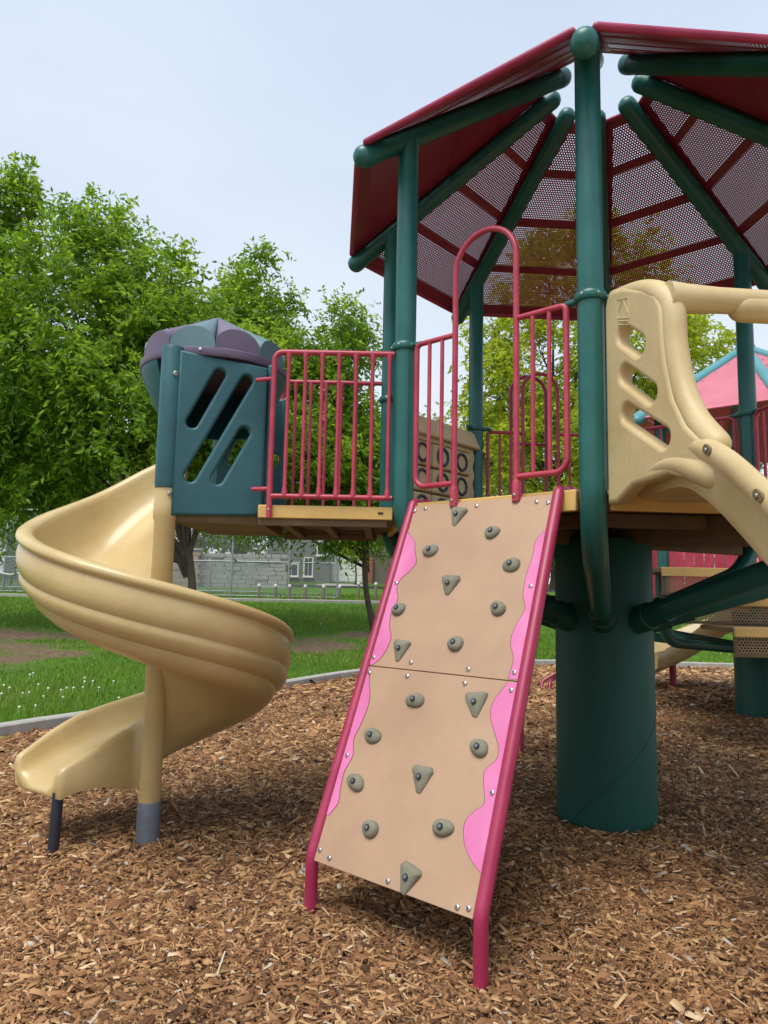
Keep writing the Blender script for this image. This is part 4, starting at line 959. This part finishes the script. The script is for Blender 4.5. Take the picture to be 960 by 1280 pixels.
# ================================================================== background
def fence(name, label, x0, x1, y, h, posts_, rails, mesh_top, pitch=.075, group=None, pr=.035):
    zb = lambda x: hz(x, y)
    t = thing(name, label, 'fence', ((x0+x1)/2, y, zb((x0+x1)/2)), group)
    for x in posts_: part('post', G().tube([(x, y, zb(x)-.1), (x, y, zb(x)+h+.04)], pr, 10, 'round'), 'fence_grey', t)
    for rz in rails: part('rail', G().tube([(x0, y, zb(x0)+rz), (x1, y, zb(x1)+rz)], .022, 8), 'fence_grey', t)
    vs_, fs_ = [], []; wr = .0055; H_ = mesh_top; zc = zb((x0+x1)/2)+.03
    for sgn in (1, -1):
        for c in np.arange(x0-H_, x1+H_, pitch):
            xa, za, xb, zb_ = c, 0., c+sgn*H_, H_
            # clip to the fence ends
            if sgn > 0:
                if xb < x0 or xa > x1: continue
            else:
                if xa < x0 or xb > x1: continue
            def clip(xa, za, xb, zb2):
                f = lambda X: za+(X-xa)*(zb2-za)/(xb-xa)
                if xa < x0: za, xa = f(x0), x0
                if xa > x1: za, xa = f(x1), x1
                return xa, za
            xa2, za2 = clip(xa, za, xb, zb_); xb2, zb2 = clip(xb, zb_, xa, za)
            k = len(vs_); dy = .006*sgn
            vs_ += [(xa2-wr, y+dy, zc+za2), (xa2+wr, y+dy, zc+za2), (xb2+wr, y+dy, zc+zb2), (xb2-wr, y+dy, zc+zb2), (xa2, y+dy+wr*2, zc+za2), (xb2, y+dy+wr*2, zc+zb2)]
            fs_ += [(k, k+1, k+2, k+3), (k+1, k+4, k+5, k+2), (k+4, k, k+3, k+5)]
    g = G(); g.v = [V(v) for v in vs_]; g.f = fs_
    part('wire_mesh', g, 'wire_grey', t, smooth=0)
    return t
fence('chain_link_fence', 'tall grey chain-link backstop fence under the trees', -16.5, -1.55, 25.5, 3.0, [-16.5, -13.4, -10.4, -7.7, -5.35, -3.32, -1.6], [.05, 1.25, 2.95], 2.95)
fence('chain_link_fence', 'low grey chain-link fence with dense mesh further back', -24, -5, 30, 1.35, list(np.arange(-24, -4.9, 2.4)), [.05, 1.3], 1.3, .06)
g = G(); pts = []
for i in range(4):
    for q in np.linspace(0, 1, 9)[:-1]: x = -15.5+i*1.55+q*1.55; pts.append((x, 25.43, hz(x, 25.5)+.95-.32*math.sin(PI*q)))
tag(part('rope', G().tube(pts, .022, 6), 'rope_white'), 'white rope hanging in loops along the chain-link fence', 'rope')
for i, px in enumerate((-4.05, -3.52, -3.06, -2.55, -1.95, -1.42, -.80, -.22)):
    y = 23.7+.05*i; z = hz(px, y); h = .5 if i < 6 else .62
    lab = 'short white-capped bollard between walk and chain-link fence' if i < 6 else 'taller white-capped bollard on the walk past the fence end'
    t = thing('bollard', lab, 'bollard', (px, y, z), 'bollards along the walk')
    part('shaft', G().lathe([(.05, -.1), (.05, h-.08), (.045, h-.07)], (px, y, z), 12), 'siding_brown', t); part('cap', G().lathe([(.052, h-.07), (.056, h-.05), (.05, h), (.02, h+.015)], (px, y, z), 12), 'white_paint', t)
# stone retaining wall and pier
rw = thing('retaining_wall', 'pale rough stone block wall behind the chain-link fence', 'stone wall', (-7.5, 38, hz(-7.5, 38)))
sb = [G().box((0, 0, 0), (1, 1, 1)).mesh('stone', 'stone_block', 0)]
zb0 = hz(-7.5, 38)-.05
for r_ in range(8):
    x = -9.7+random.uniform(-.3, 0)
    while x < -5.2:
        l = random.uniform(.45, .95); x1 = min(x+l, -5.0)
        o_ = inst('stone', sb[0], rw, Matrix.Translation((((x+x1)/2), 38+random.uniform(-.05, .03), zb0+.115+r_*.225)) @ Matrix.Diagonal(((x1-x)-.03, .5, .205, 1)))
        bv = o_.modifiers.new('bevel', 'BEVEL'); bv.width = .03; bv.segments = 1
        x = x1
pier = thing('stone_pier', 'brownish pink stone pier at the end of the pale wall', 'pier', (-10.3, 37.6, hz(-10.3, 37.6)))
zb1 = hz(-10.3, 37.6)-.05
for r_ in range(8):
    for c_ in range(3):
        inst('stone', bpy.data.meshes.get('pier_stone') or G().box((0, 0, 0), (1, 1, 1)).mesh('pier_stone', 'stone_pier', 0), pier, Matrix.Translation((-10.75+c_*.46+(.1 if r_ % 2 else 0), 37.6+random.uniform(-.04, .04), zb1+.12+r_*.235)) @ Matrix.Diagonal((.44, .5, .215, 1)))
part('coping', G().box((-10.25, 37.6, zb1+1.98), (1.6, .65, .12)), 'stone_block', pier, bevel=.02)

# house beyond the street
HY = 55; hz0 = 2.0
house = thing('house', 'grey sided house with white garage door and brick pier across the street', 'house', (-3, HY, hz0))
def siding(name, x0, x1, y0, y1, z0, z1, mat, lap=.22):
    w_ = part(name, G().box(((x0+x1)/2, (y0+y1)/2, (z0+z1)/2), (x1-x0, y1-y0, z1-z0)), mat, house, smooth=0)
    bd = G().hexa([(x0-.02, y0-.03, -.11), (x1+.02, y0-.03, -.11), (x1+.02, y0, -.11), (x0-.02, y0, -.11), (x0-.02, y0-.012, .105), (x1+.02, y0-.012, .105), (x1+.02, y0, .105), (x0-.02, y0, .105)]).mesh('siding_board', mat, 0)
    for z in np.arange(z0+.11, z1-.05, lap): inst('siding_board', bd, w_, Matrix.Translation((0, 0, z)))
    return w_
wl = siding('wall', -9, -4.1, HY+1, HY+9, hz0-.2, 6.6, 'siding_grey')
wr_ = siding('wall', -4.1, 4, HY+2, HY+10, 4.5, 7.3, 'siding_brown')
part('wall', G().box((-.05, HY+6, 3.2), (8.1, 7.9, 2.9)), 'siding_brown', house, smooth=0)
def gable(x0, x1, y0, y1, z, hgt, mat, name='roof'):
    xm = (x0+x1)/2; part(name, G().hexa([(x0-.4, y0-.4, z-.1), (xm, y0-.4, z+hgt), (xm, y1, z+hgt), (x0-.4, y1, z-.1), (x0-.4, y0-.4, z+.1), (xm, y0-.4, z+hgt+.2), (xm, y1, z+hgt+.2), (x0-.4, y1, z+.1)]), mat, house, smooth=0)
    part(name, G().hexa([(xm, y0-.4, z+hgt), (x1+.4, y0-.4, z-.1), (x1+.4, y1, z-.1), (xm, y1, z+hgt), (xm, y0-.4, z+hgt+.2), (x1+.4, y0-.4, z+.1), (x1+.4, y1, z+.1), (xm, y1, z+hgt+.2)]), mat, house, smooth=0)
    part('gable_wall', G().prism([(x0, y0+.02, z), (x1, y0+.02, z), (xm, y0+.02, z+hgt)], (0, 1, 0), .2), 'siding_grey', house, smooth=0)
gable(-9, -4.1, HY+1, HY+9, 6.6, 2.0, 'shingle'); gable(-4.1, 4, HY+2, HY+10, 7.3, 2.6, 'shingle')
def window(cx, z0, w_, h_, y):
    f = part('window', G().box((cx, y-.05, z0+h_/2), (w_+.18, .1, h_+.18)), 'white_paint', house, smooth=0)
    for s in (-1, 1): part('pane', G().box((cx+s*w_/4, y-.09, z0+h_/2), (w_/2-.04, .04, h_-.02)), 'glass_dark', f, smooth=0)
    part('sill', G().box((cx, y-.12, z0-.12), (w_+.3, .14, .07)), 'white_paint', f, smooth=0)
window(-4.75, 4.4, .75, 1.0, HY+.97); window(-7.1, 2.75, .95, .85, HY+.97); window(-5.8, 2.75, .6, 1.35, HY+.97); window(-1.2, 5.0, 1.0, 1.0, HY+1.97); window(1.5, 5.0, 1.0, 1.0, HY+1.97)
gd = part('garage_door', G().box((-2.85, HY+1.98, 3.35), (2.5, .1, 2.1)), 'white_paint', house, smooth=0)
for i in range(4):
    for j in range(4): part('door_panel', G().box((-3.78+i*.62, HY+1.915, 2.6+j*.5), (.55, .04, .42)), 'white_paint', gd, bevel=.01)
for i in range(10): part('brick_course', G().box((-1.15, HY+1.9, 2.1+i*.23), (.7, .35, .215)), 'brick', house, bevel=.01)
part('downpipe', G().tube([(-1.55, HY+1.8, 2.3), (-1.55, HY+1.8, 4.6)], .05, 8), 'white_paint', house)
part('driveway', G().hexa([(-4.4, 43, hz(-3, 43)-.2), (-1, 43, hz(-3, 43)-.2), (-1.4, HY+1.8, 2.0), (-4.2, HY+1.8, 2.0), (-4.4, 43, hz(-3, 43)+.03), (-1, 43, hz(-3, 43)+.03), (-1.4, HY+1.8, hz(-3, HY)+.05), (-4.2, HY+1.8, hz(-3, HY)+.05)]), 'concrete')['kind'] = 'structure'
P = [np.array((x, 44.)) for x in np.linspace(-60, 60, 40)]
part('road', sweep_xy(P, [(-3, -.3), (-3, .03), (3, .03), (3, -.3)], hz), 'asphalt')['kind'] = 'structure'

# ================================================================== trees
def unit(v): return v/np.maximum(np.linalg.norm(v, axis=-1, keepdims=True), 1e-9)
def tree(name, label, base, fork, blobs, clumps, twigs, leaves, ll, lw, mat, tr, seed, group=None, bark='bark', spread=.42, limb_r=.5):
    rg = np.random.default_rng(seed); bz = hz(base[0], base[1]); b0 = np.array([base[0], base[1], bz-.15])
    t = thing(name, label, 'tree', tuple(b0+[0, 0, .15]), group)
    fk = np.array(fork, float); g = G(); mid = (b0+fk)/2+rg.normal(0, .12, 3)*[1, 1, 0]
    tp = catmull([tuple(b0), tuple(mid), tuple(fk)], 6); nn = len(tp)
    g.tube(tp, [tr*(1.45-.75*min(1, i/(nn-1)*2.5)+.0) if i < nn*.35 else tr*(.85-.15*i/nn) for i in range(nn)], 12)
    LP = []; 
    bl = [np.array(b, float) for b in blobs]; cs = []
    cen = np.mean([b[:3] for b in bl], 0)
    for b in bl:
        c = b[:3]; s = rg.uniform(.72, 1.0); st = b0+(fk-b0)*s; m1 = st+(c-st)*.45+np.array([0, 0, -.12*np.linalg.norm(c-st)])*rg.uniform(-.3, .6)+rg.normal(0, .18, 3)
        lp = catmull([tuple(st), tuple(m1), tuple(c)], 6); LP += lp
        g.tube(lp, [tr*limb_r*(1-.78*i/(len(lp)-1)) for i in range(len(lp))], 8)
        n = max(3, int(clumps*(b[3]**2)/np.mean([q[3]**2 for q in bl])))
        dr = unit(rg.normal(0, 1, (n, 3))); rad = b[3]*rg.uniform(.2, 1, n)**.4*rg.uniform(.75, 1.22, n)
        cs.append(c+dr*rad[:, None]*np.array([1, 1, .85]))
    cs = np.concatenate(cs); LPn = np.array([tuple(p) for p in LP])
    for c in cs[rg.random(len(cs)) < .5]:
        dd = np.linalg.norm(LPn-c, axis=1)+np.where(LPn[:, 2] > c[2], .8, 0); j = dd.argmin(); p = LPn[j]
        g.tube([tuple(p), tuple((p+c)/2+[0, 0, -.06]+rg.normal(0, .06, 3)), tuple(c)], [tr*.10, tr*.07, tr*.025], 5)
    part('trunk', g, bark, t, smooth=60)
    # twigs and leaves
    n = len(cs); cc = np.repeat(cs, twigs, 0); o = unit(np.repeat(cs-cen, twigs, 0)); td = unit(o*.7+rg.normal(0, .8, cc.shape)+np.array([0, 0, .35])); tl = spread*rg.uniform(.5, 1.5, len(cc))*np.where(rg.random(len(cc)) < .06, 1.9, 1)
    st = cc+rg.normal(0, spread*.35, cc.shape)
    k = leaves; f = np.tile(np.linspace(.15, 1, k), len(cc)); st = np.repeat(st, k, 0); td2 = np.repeat(td, k, 0); tl2 = np.repeat(tl, k)
    pos = st+td2*(f*tl2)[:, None]-np.array([0, 0, 1])*(f**2*tl2*.35)[:, None]
    side = unit(np.cross(td2, rg.normal(0, .5, td2.shape)+np.array([0, 0, 1])))*np.where(rg.random(len(pos)) < .5, 1, -1)[:, None]
    ld = unit(td2*.55+side*.8+rg.normal(0, .35, pos.shape)-np.array([0, 0, .25])); nr = unit(np.cross(ld, side)+rg.normal(0, .35, pos.shape)); sd_v = unit(np.cross(ld, nr))
    sc = rg.uniform(.65, 1.25, len(pos))[:, None]; L_ = ll*sc; W_ = lw*sc
    v = np.stack([pos, pos+ld*L_*.42+sd_v*W_*.5+nr*W_*.12, pos+ld*L_-np.array([0, 0, 1])*L_*.08, pos+ld*L_*.42-sd_v*W_*.5+nr*W_*.12], 1).reshape(-1, 3)
    q = np.arange(len(pos)*4).reshape(-1, 4)
    rc = np.repeat(rg.normal(0, .13, n), twigs*k); r = np.clip(.5+rc+rg.normal(0, .16, len(pos)), 0, 1)
    me = npmesh('crown', v-np.array(t.location), q, mat, np.repeat(r, 4))
    oo = bpy.data.objects.new('crown', me); C.objects.link(oo); oo.parent = t
    return len(pos)
tot = 0
tot += tree('leafy_tree', 'large green leafy tree filling the lawn edge behind the spiral slide', (-3.95, 14.2), (-3.85, 14.2, 2.2),
     [(-8.5, 14.4, 8.5, 1.1), (-8.1, 14.4, 9.4, .6), (-7.85, 14.4, 10.0, .35), (-6.0, 14.2, 8.0, 1.0), (-6.5, 14, 9.0, .4), (-5.5, 14.2, 8.8, .35), (-4.5, 14.2, 8.0, .4), (-6.7, 13.8, 6.4, 1.75), (-4.9, 14, 6.9, 1.2), (-5.1, 13.6, 5.1, 1.55), (-6.9, 13.8, 4.5, 1.5), (-3.8, 14.5, 6.2, 1.15), (-8.6, 14, 6.7, 1.8), (-9.6, 14.2, 8.8, 1.0), (-3.9, 14, 4.7, 1.2), (-8.6, 14, 4.6, 1.4), (-5.4, 15.5, 6.6, 1.3), (-6.5, 14, 3.6, .8), (-2.7, 14.4, 4.6, .9), (-7.6, 14, 3.4, 1.0), (-3.3, 14.4, 3.35, .65), (-4.4, 14.6, 3.5, .6)],
     46, 14, 9, .145, .058, 'leaf_green', .10, 3)
tot += tree('leafy_tree', 'green leafy tree behind the bridge railing with low forked trunk', (-.1, 17.0), (-.45, 17.0, 2.5),
     [(-3.3, 17.2, 8.0, 1.1), (-2.7, 17, 6.7, 1.45), (-1.6, 17, 6.1, 1.3), (-1.05, 17, 7.5, .65), (-2.0, 16.6, 4.5, 1.45), (-.7, 16.8, 4.3, 1.1), (-3.6, 16.6, 5.0, 1.35), (-1.3, 17.4, 5.0, 1.2), (-2.6, 17.4, 8.4, .4), (-3.6, 17.3, 9.1, .5), (-3.2, 17, 9.5, .3), (-1.2, 17, 8.2, .35), (-4.2, 17.2, 7.2, 1.0), (-.95, 17, 3.0, .55), (-.2, 16.9, 3.3, .7), (-2.9, 17, 3.4, .7)],
     42, 14, 9, .145, .058, 'leaf_green', .085, 5)
tot += tree('leafy_tree', 'broad yellow-green tree seen behind and through the canopy tower', (5.3, 20.5), (5.2, 20.5, 4.2),
     [(3.2, 20, 7.0, 1.35), (4.9, 20.4, 10.4, 1.6), (4.6, 20, 8.0, 1.7), (7.0, 20.5, 10.7, 1.5), (7.5, 20, 8.5, 1.8), (2.7, 19.6, 5.2, 1.2), (4.6, 19.6, 5.3, 1.6), (6.6, 20, 6.2, 1.5), (8.9, 20, 9.0, .9), (9.6, 20.2, 7.6, 1.0), (6, 20.5, 12, 1.0), (3.2, 20.4, 9, .9), (9.0, 20.4, 6.5, 1.3), (5.6, 19.6, 4, 1.2)],
     40, 13, 8, .165, .07, 'leaf_yellow', .16, 8)
far = [(-15.2, 33, 2.6), (-24, 46, 4.5), (-17.5, 42, 3.4), (-20, 60, 5.5), (-12.5, 48, 3.2), (-9.6, 48, 2.6), (-13, 64, 5.5), (2.5, 40, 3.6), (6, 52, 4.6), (11, 46, 4.3), (18, 44, 4.6), (25, 52, 5.5), (-30, 58, 6), (1.5, 70, 5), (13, 64, 6), (36, 58, 6.5), (-6, 74, 6)]
far_desc = ['low yellowish tree just behind the hanging rope', 'pale tree by the far end of the fence', 'round tree behind the low dense fence', 'tall pale tree beyond the road on the fence side', 'tree behind the brownish pier', 'tree rising above the pale stone wall', 'large tree between pier and house across the road', 'tree behind the tic-tac-toe panel', 'tree beyond the canopy tower ladder', 'tree beyond the thick column', 'tree behind the pink roof', 'tree past the second tower', 'wide tree far past the fence corner', 'tree behind the house roof', 'tall tree beyond the broad yellow-green tree', 'wide tree far beyond the second tower', 'tall tree behind the grey house']
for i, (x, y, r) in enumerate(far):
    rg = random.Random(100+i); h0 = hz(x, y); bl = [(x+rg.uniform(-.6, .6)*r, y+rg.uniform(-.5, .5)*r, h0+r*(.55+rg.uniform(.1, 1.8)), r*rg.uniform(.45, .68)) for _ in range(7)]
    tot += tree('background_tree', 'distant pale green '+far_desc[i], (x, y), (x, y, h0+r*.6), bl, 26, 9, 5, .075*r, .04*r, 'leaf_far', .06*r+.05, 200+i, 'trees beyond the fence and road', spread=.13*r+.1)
tot += tree('sapling', 'thin bright young tree in front of the garage door', (-1.9, 50), (-1.9, 50, 3.4), [(-1.9, 50, 4.3, .8), (-2.3, 50, 5.1, .7), (-1.5, 50, 5.0, .7), (-1.9, 50, 5.8, .6)], 14, 8, 5, .22, .11, 'leaf_yellow', .07, 77, spread=.35)
print('leaves', tot)
